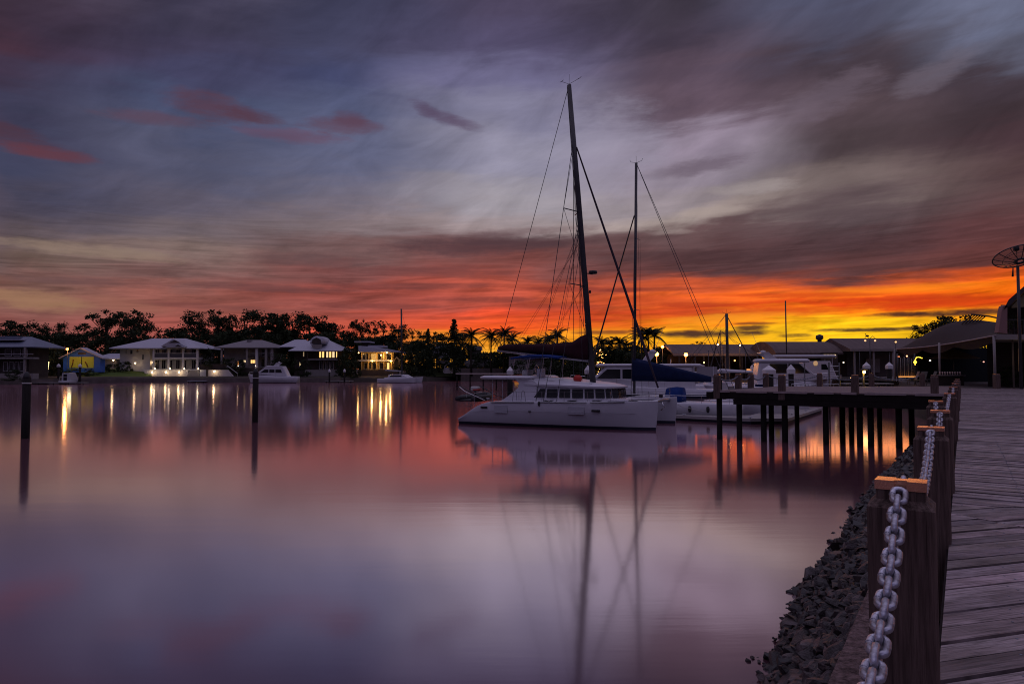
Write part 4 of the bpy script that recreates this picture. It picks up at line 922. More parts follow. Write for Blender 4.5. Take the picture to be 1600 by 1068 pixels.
# ================================================================ marina ground
mb = MB()
shore = [(-700, 160), (-400, 150), (-121, 160), (-105, 173), (-100, 185), (-47, 187), (-28, 197), (-18, 216), (0, 232), (20, 210), (24, 150), (27.5, 117), (57.5, 107), (45.5, 82), (37, 66), (30.8, 52), (27.0, 41.3)]
fl = [edge(62, -1.0), edge(62, -9), edge(-12, -9), edge(-12, -30)]
land_pts = [Vector((x, y, 0)) for x, y in shore]
def zland(p):
    return 1.35 if p.x < 22 else DZ-.15
n = len(land_pts)
rows_ = []
for i, p in enumerate(land_pts):
    z = 1.0 if i < 9 else (1.3 if i < 12 else DZ-.12)
    q = Vector((p.x, p.y, 0)); back = Vector((p.x*1.0, max(p.y+6, p.y), 0)) if i < 12 else Vector((p.x+6, p.y+4, 0))
    z2 = 1.6 if i < 12 else DZ-.1
    rows_.append([Vector((p.x, p.y, -3)), Vector((p.x, p.y, z)), Vector((back.x, back.y, z2)), Vector((back.x*1.5, back.y+110, 2.0 if i < 12 else DZ)), Vector((back.x*3, 2200, 3))])
mb.loft(rows_, caps=False, closed=False)
struct('ground', mb, earthm)
struct('promenade', MB().prism([Vector((x, y, DZ-.5)) for x, y in ((26.9, 41.0), (30.9, 52), (37.1, 66), (45.6, 82), (58, 108), (150, 100), (120, 20), (40, 4))], (0, 0, .44)), mat('promenade_paving', (.10, .085, .08), .85, var=.3, vscale=1.2))
# revetment rock slope by the promenade under the jetty end
# ================================================================ marina sheds
def X_(px, Y): return (px-800)/F*Y
def Z_(py, Y): return CAMZ+(576-py)/F*Y
shed_roof = mat('shed_roof', (.13, .095, .088), .7, var=.2, vscale=.4, bump=.3, bscale=3, stretch=(6, 1, 1))
sh = thing('marina_shed', 'long low marina shed with a pale fascia and open front behind the yachts', 'building', (X_(1130, 120), 120, 1.9))
x0, x1 = X_(1052, 120), X_(1218, 120); ze, zr = Z_(552, 120), Z_(540.5, 120)
wobj('roof', MB().prism([Vector((x0, 120, ze)), Vector((x0, 127, zr+.55)), Vector((x0, 134, ze)), Vector((x0, 134, ze-.25)), Vector((x0, 127, zr+.25)), Vector((x0, 120, ze-.3))], (x1-x0, 0, 0)), shed_roof, sh)
wobj('fascia', MB().span((x0, 119.85, ze-.42), (x1, 119.98, ze+.02)), mat('fascia_pale', (.30, .25, .23), .7), sh)
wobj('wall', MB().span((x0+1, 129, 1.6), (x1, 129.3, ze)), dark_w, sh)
for px in (1062, 1100, 1137, 1160, 1190, 1212):
    w_ = .32 if px == 1137 else .12; wobj('post', MB().span((X_(px, 120)-w_, 120.1, 1.5), (X_(px, 120)+w_, 120.1+2*w_, ze-.35)), grey_w if px == 1137 else alud, sh)
rs = random.Random(4)
for px in (1078, 1092, 1108, 1121, 1148, 1170, 1182, 1200):
    f = wobj('shop_window', MB().span((X_(px, 129)-.7, 128.9, 2.4), (X_(px, 129)+.7, 128.98, 4.8)), dglass, sh)
    if px in (1092, 1121, 1170): obj('lit_panel', MB().box((X_(px, 129)-rloc(sh).x, 8.85, rs.uniform(1.2, 2.2)), (1.0, .03, .45)), glow('dim_orange_sign', (1, .40, .14), .8), f)
sh2 = thing('boat_shed', 'larger grey marina shed with an arched roof end and four small lit windows', 'building', (X_(1305, 112), 112, 1.9))
x0, x1, xm = X_(1212, 112), X_(1470, 112), X_(1318, 112); ze, zr = Z_(551, 112), Z_(531, 112)
rg = []
for xx in (x0, xm): rg.append([Vector((xx, 112+y, ze+(zr-ze)*math.sin(math.pi*min(1, y/14))**.8)) for y in [14*k/12 for k in range(13)]]+[Vector((xx, 126, ze-.3)), Vector((xx, 112, ze-.3))])
wobj('roof', MB().loft(rg, False), shed_roof, sh2)
ze2, zr2 = Z_(545, 110), Z_(535, 110)
wobj('side_roof', MB().prism([Vector((xm+.1, 110, ze2)), Vector((xm+.1, 117, zr2+1.0)), Vector((xm+.1, 124, ze2)), Vector((xm+.1, 124, ze2-.3)), Vector((xm+.1, 110, ze2-.35))], (x1-xm-.1, 0, 0)), shed_roof, sh2)
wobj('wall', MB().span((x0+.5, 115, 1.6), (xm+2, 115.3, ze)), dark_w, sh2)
wobj('wall', MB().span((xm+2.1, 117, 1.6), (x1, 117.3, ze2)), grey_w, sh2)
wobj('white_panel', MB().span((X_(1355, 116), 116.3, 3.1), (X_(1376, 116), 116.5, 5.4)), white_w, sh2)
wobj('fascia', MB().span((xm+.1, 109.85, ze2-.35), (x1, 109.98, ze2+.02)), mat('fascia_pale', (.30, .25, .23), .7), sh2)
for px in (1336, 1366, 1396): wobj('post', MB().span((X_(px, 110)-.12, 110.1, 1.5), (X_(px, 110)+.12, 110.3, ze2-.3)), grey_w, sh2)
wobj('window_wall', MB().span((X_(1286, 111), 111.6, 1.7), (X_(1312, 111), 111.9, Z_(550, 111))), dark_w, sh2)
for px in (1291.5, 1296.7, 1301.5, 1306.7):
    wobj('lit_window', MB().span((X_(px, 111)-.19, 111.5, Z_(558.5, 111)), (X_(px, 111)+.19, 111.58, Z_(553.5, 111))), warm_win2, sh2)
wobj('roof_vent', MB().lathe((X_(1281, 119), 119, Z_(532, 119)), [(.35, -.6), (.35, .1), (.65, .35), (.6, .9), (.1, 1.1)], 10), alud, sh2)
# ================================================================ lamps
def lamp(label, px, py, Y, r, mt, col, w, z0=1.9, heads=1, name='street_lamp', pole=True, grp='marina lamps'):
    q = P(px, py, Y); t_ = thing(name, label, 'lamp', (q.x, Y, z0), 0, grp)
    if pole: obj('lamp_post', MB().tube([(0, 0, 0), (0, 0, q.z-z0+.1)], [.09, .06], 8), alud, t_)
    for k in range(heads):
        dx_ = 0 if heads == 1 else (-.75 if k == 0 else .75)
        obj('lamp_head', MB().sphere((dx_, -.12, q.z-z0), r, 10), mt, t_)
        if heads == 2: obj('arm', MB().tube([(0, 0, q.z-z0+.3), (dx_*.6, 0, q.z-z0+.7), (dx_, -.05, q.z-z0+.45), (dx_, -.12, q.z-z0+.2)], .04, 6), alud, t_)
        elif pole: obj('shade', MB().lathe((dx_, -.05, q.z-z0+.12), [(.28, 0), (.1, .14), (.03, .2)], 10), alud, t_)
        if w: point(t_, (q.x+dx_, Y-.6, q.z-.15), col, w, .3)
    return t_
WO = (1, .42, .12)
lamp('bright orange lamp left above the motor yacht', 1026, 553, 100, .30, lampo, WO, 350, 1.2)
lamp('orange lamp before the left end of the marina shed', 1071.5, 554, 106, .30, lampo, WO, 350, 1.5)
lamp('pinkish lamp higher up in front of the palms', 1035, 541.5, 125, .26, lampo, WO, 120, 1.5)
lamp('small double lamp above the marina shed roof beside the dark mast', 1128, 538, 116, .15, lampw, WO, 60, 1.9, 2)
lamp('single small lamp on the marina shed roof line right of the dark mast', 1156, 539, 116, .13, lampw, WO, 40, 1.9)
lamp('curved double lamp above the shed roof with a bird perched on top', 1359, 532, 104, .15, glow('lamp_dim', (1, .55, .25), 1.3), WO, 0, 1.9, 2)
lamp('single unlit style lamp by the left corner of the shade canopy', 1399, 534, 104, .15, glow('lamp_dim', (1, .55, .25), 1.3), WO, 0, 1.9)
lamp('low yellow lamp on a short post near the white triangle caps', 1349, 581, 48, .10, glow('lamp_globe_yellow', (1, .58, .08), 35), (1, .6, .15), 40, 2.0)
q = P(1355, 523, 104)
tag(obj('bird', MB().sphere((q.x, 104, q.z-.15), .22, 8, (1.3, .6, .8)).sphere((q.x-.25, 104, q.z+.1), .11, 6), black), 'bird perched on the curved double lamp', 'bird')
# ================================================================ shade canopy
CN = thing('shade_canopy', 'large dark arched fabric canopy at the end of the boardwalk', 'canopy', (34, 54, DZ))
canm = mat('canopy_fabric', (.045, .032, .032), .8, var=.1, vscale=.4)
A, B_ = Vector((P(1400, 545, 65).x, 65, P(1400, 545, 65).z)), Vector((P(1555, 524, 41.5).x, 41.5, P(1555, 524, 41.5).z))
bk = Vector((7.6, 4.2, 0)); grid = []
for i in range(25):
    s_ = i/24; row = []
    for j in range(13):
        t_ = j/12; p = A.lerp(B_, s_)+bk*t_
        p.z += 1.95*(math.sin(math.pi*s_**.85)**.8)*math.sin(math.pi*t_)**.8 - .16*math.sin(math.pi*s_)*(1-t_)**4+.1*(t_)
        row.append(p)
    grid.append(row)
wobj('membrane', MB().loft(grid, True, False, False), canm, CN)
mb = MB(); mb.tube([g[0]+Vector((-.02, -.05, 0)) for g in grid], .05, 6); wobj('edge_rope', mb, mat('canopy_edge', (.38, .30, .30), .7), CN)
grid2 = [[g[0]+Vector((.3*u_, .18*u_, -u_*(.25+.35*abs(math.sin(i*math.pi/8))))) for u_ in (0, .5, 1)] for i, g in enumerate(grid)]
wobj('valance', MB().loft(grid2, True, False, False), canm, CN)
for px, Y in ((1398, 65), (1468, 51), (1554, 41.6)):
    q = P(px, 560, Y); zt = interp([(1398, A.z), (1468, A.lerp(B_, .49).z), (1554, B_.z)], px); wobj('pole', MB().tube([(q.x, Y, DZ-.1), (q.x, Y, zt)], .075, 8), grey_w, CN)
for px, Y in ((1450, 68), (1530, 51), (1545, 45.5)):
    q = P(px, 560, Y); wobj('pole', MB().tube([(q.x+2, Y+1, DZ-.1), (q.x+2, Y+1, 5.4)], .07, 8), grey_w, CN)
# things under the canopy
bar = thing('beach_bar', 'dark bar counter with glasses on top under the canopy', 'bar', (32.5, 50, DZ))
q0, q1 = P(1462, 590, 50), P(1502, 590, 50)
wobj('counter', MB().span((q0.x, 49.7, DZ-.06), (q1.x, 50.3, Z_(586, 50)-.04)), dark_w, bar); wobj('counter_top', MB().span((q0.x-.1, 49.6, Z_(586, 50)-.04), (q1.x+.1, 50.4, Z_(586, 50)+.02)), grey_w, bar)
for k in range(9):
    x = q0.x+.2+(q1.x-q0.x-.4)*k/8; tag(wobj('glass', MB().lathe((x, 49.8, Z_(586, 50)+.022), [(.035, 0), (.02, .07), (.05, .13), (.05, .23)], 8), mat('glassware', (.6, .45, .42), .2), None), 'glass standing on the counter under the canopy', 'glass', 'glasses on the bar counter')
um = thing('market_umbrella', 'beige pointed umbrella behind the bar under the canopy', 'umbrella', (X_(1488, 58), 58, DZ))
um_z = Z_(545.5, 58)
wobj('umbrella_canopy', MB().loft([[Vector((X_(1490, 58)+math.cos(a)*r_, 58+math.sin(a)*r_*.8, z)) for a in [math.pi/4*k for k in range(8)]] for r_, z in ((2.1, Z_(560, 58)), (2.0, Z_(559, 58)), (.1, um_z))], False), mat('umbrella_cloth', (.26, .18, .11), .8), um)
wobj('pole', MB().tube([(X_(1490, 58), 58, DZ-.1), (X_(1490, 58), 58, um_z)], .035, 6), alud, um)
wobj('shade_backing', MB().span((X_(1434, 63), 63, DZ-.05), (X_(1640, 63), 63.3, 5.62)), mat('shade_backing_dark', (.014, .018, .020), .9), None)  # dark sheet added to close off the sky and stand in for shade
o = [q for q in bpy.data.objects if q.name == 'shade_backing'][0]; tag(o, 'dark backing screen added for the shade under the canopy', 'screen')
o.name = 'backing_screen'
# illuminated rack with hanging bottles left of the canopy pole
rk = thing('glass_rack', 'rack of hanging vertical tubes above a lit orange shelf, under the canopy corner', 'rack', (X_(1415, 54), 54, DZ))
wobj('shelf', MB().span((X_(1403, 54), 53.8, Z_(589, 54)), (X_(1428, 54), 54.2, Z_(588, 54)+.03)), glow('shelf_light', (1, .40, .10), .9), rk)
for k in range(9):
    x = X_(1404+k*2.9, 54); wobj('tube', MB().tube([(x, 54, Z_(588, 54)+.03), (x, 54, Z_(556+(k*7 % 5), 54))], .03, 6), grey_w if k % 2 else alud, rk)
for x in (X_(1402, 54), X_(1429, 54)): wobj('rack_post', MB().tube([(x, 54, DZ-.1), (x, 54, Z_(552, 54))], .06, 6), alud, rk)
dol = thing('neon_fish_sign', 'yellow glowing neon shape hanging under the canopy', 'sign', (X_(1430, 52.5), 52.5, Z_(572, 52.5)))
pts = [P(px, py, 52.5) for px, py in ((1430, 570), (1429, 564), (1432, 558), (1436, 557.5), (1441, 559.5))]
wobj('neon_tube', MB().tube(pts, .032, 6), glow('neon_yellow', (1, .62, .05), 3), dol); wobj('neon_body', MB().sphere(P(1430, 565.5, 52.5), .14, 8, (1, .5, .8)), glow('neon_yellow', (1, .62, .05), 3), dol)
# low bollard at the boardwalk end and benches
bl, bk_ = make_post('pale round-topped bollard at the far end of the boardwalk', h=.87, w=.14, group='far end posts', foot=.2); bl.name = 'bollard'
bl.location = (X_(1556, 39.6), 39.6, DZ); del bl['group']
# tables on the far promenade
for i, (px, Y) in enumerate(((1342, 50.5), (1377, 52), (1325, 51))):
    t_ = thing('table', ['left', 'right', 'dim'][i]+' low table with a pale lit top behind the jetty deck', 'table', (X_(px, Y), Y, DZ-.2))
    t_['label'] = ['low table with the brightest pale top near the yellow lamp', 'low table with a pale top right of the yellow lamp', 'low table with a dim top left of the yellow lamp'][i]
    zt = Z_(599, Y)-t_.location.z
    obj('tabletop', MB().box((0, 0, zt), (1.4 if i < 2 else .85, .85, .045), bev=.02), ropew, t_)
    for sx in (-1, 1):
        for sy in (-1, 1): obj('leg', MB().box((sx*.56*(1 if i < 2 else .6), sy*.32, zt/2), (.05, .05, zt)), alud, t_)
# aluminium rails behind the jetty
for px0, px1, Y, n in ((1236, 1258, 47.5, 3), (1262, 1274, 47, 2), (1286, 1310, 47.5, 3)):
    t_ = thing('railing', {1236: 'low aluminium rail left of the back jetty post', 1262: 'short low aluminium rail beside the back jetty post', 1286: 'low aluminium rail under the dark frame'}[px0], 'railing', (X_(px0, Y), Y, DZ-.3))
    for z in (.28, .50): wobj('rail', MB().tube([(X_(px0, Y), Y, DZ+z-.4), (X_(px1, Y), Y, DZ+z-.4)], .022, 5), alu, t_)
    for k in range(n+1): x = X_(px0+(px1-px0)*k/n, Y); wobj('post', MB().tube([(x, Y, DZ-1.0), (x, Y, DZ+.1)], .022, 5), alu, t_)
gf = thing('gantry_frame', 'dark ladder-like frame standing behind the jetty right of the cruiser bow', 'frame', (X_(1304, 48), 48, DZ-.4))
for px in (1295, 1311): wobj('upright', MB().tube([(X_(px, 48), 48, 0), (X_(px, 48), 48, Z_(566, 48))], .06, 6), alud, gf)
for py in (572, 580, 588): wobj('crossbar', MB().tube([(X_(1295, 48), 48, Z_(py, 48)), (X_(1311, 48), 48, Z_(py, 48))], .028, 5), alu, gf)
# ================================================================ building on the right with satellite dish
BR = thing('waterfront_building', 'dark two-storey waterfront building with upper veranda at the right edge', 'building', (33.5, 41.5, DZ))
Yb = 41.5
def SK(a, b_):
    (x0, y0, z0), (x1, y1, z1) = a, b_; k = .71
    return MB().prism([Vector((x0+k*(y0-41.5), y0, z0)), Vector((x1+k*(y0-41.5), y0, z0)), Vector((x1+k*(y0-41.5), y0, z1)), Vector((x0+k*(y0-41.5), y0, z1))], (k*(y1-y0), y1-y0, 0))
xL = X_(1556, Yb); xR = X_(1720, Yb); zs_ = Z_(522, Yb)
wobj('veranda_slab', SK((xL, Yb, zs_-.32), (xR, Yb+6.3, zs_)), grey_w, BR)
wobj('ground_wall', SK((xL-.6, Yb+4.6, DZ-.05), (xR, Yb+4.9, zs_-.33)), dark_w, BR)
wobj('upper_wall', SK((xL+.4, Yb+2.4, zs_), (xR, Yb+2.8, Z_(470, Yb))), dark_w, BR)
wobj('pale_column', SK((X_(1591.5, Yb), Yb+.4, Z_(580, Yb)), (X_(1597.5, Yb), Yb+.7, Z_(544, Yb))), mat('pale_column', (.62, .42, .22), .7), BR)
wobj('column', SK((X_(1583, Yb)-.06, Yb+.2, DZ-.05), (X_(1583, Yb)+.06, Yb+.34, zs_-.33)), dark_w, BR)
wobj('end_wall', MB().prism([P(1560, 519, Yb), P(1565, 486, Yb), P(1567, 478, Yb), P(1574, 476, Yb), P(1574, 521, Yb)], (0, .35, 0)), mat('pink_render', (.35, .20, .19), .8), BR)
wobj('roof', MB().prism([P(1566, 487, Yb), P(1576, 468, Yb), P(1600, 447, Yb), P(1700, 425, Yb), P(1700, 440, Yb), P(1600, 455, Yb), P(1579, 476, Yb), P(1568, 484, Yb)], (4.5, 6.3, 0)), mat('dark_roof', (.05, .04, .045), .6), BR)
wobj('lit_ceiling', MB().prism([P(1581, 478, Yb+.4), P(1602, 457, Yb+.4), P(1690, 440, Yb+.4), P(1690, 470, Yb+.4), P(1582, 481, Yb+.4)], (0, .1, 0)), mat('ceiling_boards', (.30, .26, .14), .7), BR)
for k in range(14): x = xL+.4+k*.29; wobj('baluster', MB().tube([(x, Yb+.15, zs_), (x, Yb+.15, zs_+.9)], .016, 4), alud, BR)
wobj('handrail', MB().tube([(xL+.35, Yb+.15, zs_+.9), (xR, Yb+.15, zs_+.9)], .025, 5), alud, BR)
point(BR, (X_(1592, Yb), Yb+1.5, zs_+1.7), (1, .75, .35), 12, .2); point(BR, (X_(1600, Yb), Yb-.4, Z_(560, Yb)), (1, .7, .35), 5, .2)
pg = thing('pergola', 'slatted pergola roof rising behind the right end of the canopy', 'pergola', (X_(1535, 50), 50, Z_(520, 50)))
for k in range(6):
    a = P(1519+k*4, 492+k*.5, 50); b_ = P(1531+k*4, 503+k*.5, 50); wobj('slat', MB().tube([a, b_+Vector((0, 2, 0))], .045, 5), dark_w, pg)
wobj('frame', MB().tube([P(1523, 503, 50), P(1522, 530, 50)], .08, 6), dark_w, pg); wobj('beam', MB().tube([P(1518, 491, 50), P(1546, 494, 50), P(1560, 497, 50)], .06, 5), dark_w, pg)
DH = thing('satellite_dish', 'large mesh satellite dish on a tall pole at the right edge', 'satellite dish', (X_(1589.5, 39), 39, DZ))
hub = P(1590, 408, 39)
wobj('pole', MB().tube([Vector((hub.x, 39, DZ-.05)), Vector((hub.x, 39, hub.z-.25))], [.09, .075], 10), alud, DH)
ax = Vector((.05, .42, 1)).normalized(); u_ = ax.cross(Vector((0, 1, 0))).normalized(); v_ = ax.cross(u_)
Rd = 1.27; dep = .34
def dishp(r, a): return hub+Vector((.15, 0, 0))+ax*(dep*(r/Rd)**2)+u_*(math.cos(a)*r)+v_*(math.sin(a)*r)
mesh_m = bpy.data.materials.new('perforated_mesh'); mesh_m.use_nodes = True; t = mesh_m.node_tree; b = t.nodes['Principled BSDF']; b.inputs['Base Color'].default_value = (.05, .045, .045, 1); b.inputs['Alpha'].default_value = .42
rings = [[dishp(Rd*k/8, 2*math.pi*j/36) for j in range(36)] for k in range(1, 9)]
dm = wobj('mesh_panel', MB().loft(rings, True, False), mesh_m, DH)
for k in range(12): a = 2*math.pi*k/12+.12; wobj('rib', MB().tube([dishp(.15, a), dishp(.6, a), dishp(.95, a), dishp(Rd, a)], .022, 5), alud, dm)
for r, w_ in ((Rd, .035), (.82, .015), (.25, .07)): wobj('hoop', MB().tube([dishp(r, 2*math.pi*j/36) for j in range(37)], w_, 5, False), alud, dm)
fd = hub+Vector((.15, 0, 0))+ax*.85
for k in range(3): a = 2*math.pi*k/3; wobj('feed_strut', MB().tube([dishp(.9, a), fd], .016, 5), alud, DH)
wobj('feed_horn', MB().lathe(fd, [(.07, -.14), (.15, -.1), (.15, .1), (.07, .14)], 10), black, DH)
wobj('actuator', MB().tube([P(1583, 416, 39), P(1582.3, 432, 39)], [.024, .06], 6), black, DH)
# ================================================================ far shore: retaining walls, lawns
struct('far_bank_wall', MB().prism([Vector((x, y, -.5)) for x, y in ((-135.5, 159.4), (-121, 159.5), (-104.6, 172.6), (-99.6, 184.5), (-47, 186.6), (-46.9, 186.9), (-99.8, 184.9), (-105, 173), (-121.2, 160.2), (-135.6, 160.1))], (0, 0, 1.6)), mat('bank_wall', (.16, .13, .12), .85, var=.25, vscale=.8))
def slope(name, pts, mt, label):
    mb = MB(); mb.quad(*pts); o = struct(name, mb, mt, label); return o
struct('lawn', MB().quad(P(128, 590.8, 178), P(240, 589.6, 190), P(229, 576, 204), P(120, 576, 200)), grassm, 'mown green lawn sloping to the water between the blue shed and the white house')
struct('lawn', MB().quad(P(646, 588.5, 202), P(722, 588, 216), P(722, 575, 228), P(668, 574, 226)), mat('dim_lawn', (.05, .06, .022), .9, var=.3, vscale=.5), 'dim grassy slope right of the far catamaran')
class House:
    def __init__(s, name, label, Y, px, py=590, cat='house'):
        s.Y = Y; s.t = thing(name, label, cat, (X_(px, Y), Y, Z_(py, Y)-.5)); s.w = None
    def x(s, px, d=0): return X_(px, s.Y)
    def z(s, py): return Z_(py, s.Y)
    def box(s, nm, px0, px1, py0, py1, mt, d0=0, d1=.3, par=None):
        return wobj(nm, MB().span((s.x(px0), s.Y+d0, s.z(py1)), (s.x(px1), s.Y+d1, s.z(py0))), mt, par or s.t)
    def win(s, px0, px1, py0, py1, d=0, lit=None, par=None, fm=None, mull=0):
        x0, x1, z0, z1 = s.x(px0), s.x(px1), s.z(py1), s.z(py0); y = s.Y+d; w = .1
        mb = MB(); mb.span((x0, y-.07, z0), (x0+w, y-.003, z1)).span((x1-w, y-.07, z0), (x1, y-.003, z1)).span((x0+w, y-.07, z1-w), (x1-w, y-.003, z1)).span((x0+w, y-.07, z0), (x1-w, y-.003, z0+w))
        for k in range(mull): xm_ = x0+(x1-x0)*(k+1)/(mull+1); mb.span((xm_-.04, y-.065, z0+w), (xm_+.04, y-.004, z1-w))
        f = wobj('window', mb, fm or frame_w, par or s.w or s.t)
        wobj('pane', MB().span((x0+w*.9, y-.035, z0+w*.9), (x1-w*.9, y-.012, z1-w*.9)), lit or dglass, f)
    def hip(s, px0, px1, pye, pyr, rp0, rp1, mt, d0=-1.2, d1=11, nm='roof', th=.22, dyr=None):
        x0, x1, ze, zr = s.x(px0), s.x(px1), s.z(pye), s.z(pyr)+.0; a, b_ = s.x(rp0), s.x(rp1); ym = s.Y+(d0+d1)/2; y0, y1 = s.Y+d0, s.Y+d1
        zr = CAMZ+(576-pyr)/F*ym
        mb = MB(); v = [(x0, y0, ze), (x1, y0, ze), (x1, y1, ze), (x0, y1, ze), (a, ym, zr), (b_, ym, zr), (x0, y0, ze-th), (x1, y0, ze-th), (x1, y1, ze-th), (x0, y1, ze-th)]
        mb.add(v, [(0, 1, 5, 4), (1, 2, 5), (2, 3, 4, 5), (3, 0, 4), (0, 6, 7, 1), (1, 7, 8, 2), (2, 8, 9, 3), (3, 9, 6, 0), (6, 9, 8, 7)])
        return wobj(nm, mb, mt, s.t)
    def col(s, px, py0, py1, w=.16, mt=None, d=-.9, nm='column'):
        x = s.x(px); return wobj(nm, MB().span((x-w, s.Y+d-w, s.z(py1)), (x+w, s.Y+d+w, s.z(py0))), mt or frame_w, s.t)
def wall_lamp(px, py, Y, r, col, w, label, mt=None):
    q = P(px, py, Y); t_ = thing('wall_lamp', label, 'lamp', q, 0, 'lamps on the far shore houses')
    obj('lamp_globe', MB().sphere((0, -.1, 0), r*.85, 8), mt or lamps_, t_); obj('bracket', MB().box((0, .12, .05), (.12, .2, .12)), alud, t_)
    if w: point(t_, q+Vector((0, -.55, -.15)), col, w*.36, .2)
WM = (1, .62, .28)
# --- house 1, far left
h = House('house', 'two-storey house with blue-grey roof at the far left edge', 166, 15)
h.w = h.box('wall', -40, 41, 543, 591, dark_w, 1.0, 8)
h.hip(-60, 58, 541.5, 526, -30, 26, roof_d, -.8, 11)
h.box('roof_vent_box', -20, 12, 524, 533, roof_d, 3, 6); h.box('roof_vent_cap', -22, 26, 529.5, 531, roof_b, 1.2, 6)
h.box('balcony_floor', -40, 57, 558, 560.5, concrete, -1.0, 1.0); h.box('plinth', -40, 57, 583, 592, grey_w, -1.0, .98)
for px in (42, -8): h.col(px, 542, 583, .22, grey_w, -.6)
for a, b_ in ((1, 8), (10, 17), (19, 25), (27, 33)): h.win(a, b_, 565, 580, .98)
for a, b_ in ((3, 14), (17, 28), (31, 39)): h.win(a, b_, 545, 556, .98)
h.box('balcony_rail', -40, 56, 552.5, 553.3, alu, -.95, -.9)
# --- blue boat shed
h = House('boathouse', 'bright blue gabled shed with two lime yellow doors behind the lawn', 186, 128)
bm_ = mat('blue_paint', (.02, .11, .50), .6, var=.08, vscale=1); lime = mat('lime_paint', (.42, .42, .03), .6, emit=(.5, .5, .04), estr=.10)
lime = mat('lime_door_paint', (.42, .50, .05), .6, var=.05)
x0, x1, xr = h.x(99), h.x(157), h.x(127)
h.w = wobj('wall', MB().prism([Vector((x0, 186, h.z(581))), Vector((x1, 186, h.z(581))), Vector((x1, 186, h.z(557))), Vector((xr, 186, h.z(544.5))), Vector((x0, 186, h.z(557)))], (0, 2.2, 0)), bm_, h.t)
rfp = mat('shed_white_roof', (.36, .34, .40), .5)
for a, b_ in (((x0-.9, h.z(559)), (xr, h.z(542.5))), ((xr, h.z(542.5)), (x1+.9, h.z(559)))):
    wobj('roof', MB().prism([Vector((a[0], 185.4, a[1])), Vector((b_[0], 185.4, b_[1])), Vector((b_[0], 185.4, b_[1]-.28)), Vector((a[0], 185.4, a[1]-.28))], (0, 3.0, 0)), rfp, h.t)
for a, b_ in ((109, 127.3), (128.6, 147)): h.box('door', a, b_, 557.2, 574.5, lime, -.08, -.004, h.w)
h.box('door_frame', 127.4, 128.5, 557, 574.5, black, -.1, -.004, h.w); h.box('gable_vent', 122, 134, 550.5, 553.5, black, -.06, -.004, h.w)
for a, b_ in (((111.5, 574), (114.5, 561)), ((133, 565), (137, 573))): wobj('door_motif', MB().tube([P(a[0], a[1], 185.86), P((a[0]+b_[0])/2+.6, (a[1]+b_[1])/2, 185.86), P(b_[0], b_[1], 185.86)], .16, 5), mat('brown_motif', (.13, .05, .03), .7), h.w)
point(h.t, (h.x(128), 181, h.z(572)), (1, .9, .5), 70, .5)
lamp('brilliant orange street lamp behind the blue boat shed', 105.5, 545, 182, .30, lampo, WO, 500, 2.5, grp=None)
# --- low roofs between
h = House('garage', 'low grey-roofed garage between the blue shed and the white house', 205, 165)
h.w = h.box('wall', 150, 182, 560, 578, grey_w, 0, 6); h.hip(143, 190, 560, 552, 160, 176, roof_b, -.8, 8)
wall_lamp(177.5, 562.5, 203, .22, WM, 120, 'warm lamp under the eaves of the low garage')
# --- big white house
h = House('house', 'large white two-storey house with lit corner verandas and pale metal roof', 196, 245)
Wd = white_w
h.w = h.box('wall', 181, 229, 543, 593, Wd, 2, 14)
h.box('wall', 229.2, 301, 543, 577, Wd, 3.4, 14)
h.hip(173, 317, 543.5, 528.5, 218, 272, roof_b, -1.0, 15)
wobj('gable', MB().prism([Vector((h.x(254), 194.8, h.z(541))), Vector((h.x(292), 194.8, h.z(541))), Vector((h.x(273), 194.8, h.z(529.5)))], (0, 8, 0)), roof_b, h.t)
wobj('gable_vent', MB().prism([P(264, 535.3, 194.7), P(282, 535.3, 194.7), P(273, 530.6, 194.7)], (0, .08, 0)), dark_w, h.t)
wobj('gable', MB().prism([Vector((h.x(262), 194.2, h.z(543))), Vector((h.x(294), 194.2, h.z(543))), Vector((h.x(278), 194.2, h.z(536.2)))], (0, 1.0, 0)), roof_b, h.t)
wobj('gable_vent', MB().prism([P(273, 541, 194.1), P(284, 541, 194.1), P(278, 538, 194.1)], (0, .08, 0)), dark_w, h.t)
for px in (241, 264.5, 287, 309): h.col(px, 543.2, 577, .26, frame_w, -.2)
h.box('balcony_floor', 240, 310, 558.2, 560.6, frame_w, -.5, 3.35); h.box('ground_floor', 229.5, 312, 576.6, 578, frame_w, -.6, 3.35)
for a, b_ in ((242, 263.5), (265.5, 286), (288, 308)): h.box('balcony_rail', a, b_, 551.4, 552.1, frame_w, -.3, -.22); wobj('glass_rail', MB().span((h.x(a), 195.75, h.z(558)), (h.x(b_), 195.78, h.z(552.2))), mat('rail_glass', (.08, .08, .09), .2), h.t)
h.box('retaining_wall', 228, 296, 578.2, 596, Wd, -.6, -.1)
wobj('ramp_wall', MB().prism([P(222, 576, 195.2), P(228, 578.3, 195.2), P(240, 594, 195.2), P(234, 594, 195.2)], (0, .3, 0)), Wd, h.t)
wobj('stair_wall', MB().prism([P(296.5, 578, 195), P(311, 578, 195), P(311, 593, 195), P(288, 593, 195), P(291, 589, 195)], (0, .25, 0)), grey_w, h.t)
wobj('lower_wall', MB().prism([P(312, 577.5, 194.4), P(356, 577.5, 194.4), P(368, 591, 194.4), P(312, 591, 194.4)], (0, .3, 0)), Wd, h.t)
h.box('gate_pier', 327, 329.5, 576, 592, dark_w, -1.9, -1.65); h.box('roof_terrace_fence', 311.5, 352, 568.5, 577, dark_w, .4, .55)
wobj('stair_rail', MB().tube([P(355, 571, 194), P(371, 583, 194), P(371, 590, 194)], .08, 5), alu, h.t)
for a in (233, 243.5, 254, 266, 276.5, 291): h.win(a, a+6.6, 561.5, 576.4, 3.38, fm=frame_w, mull=1)
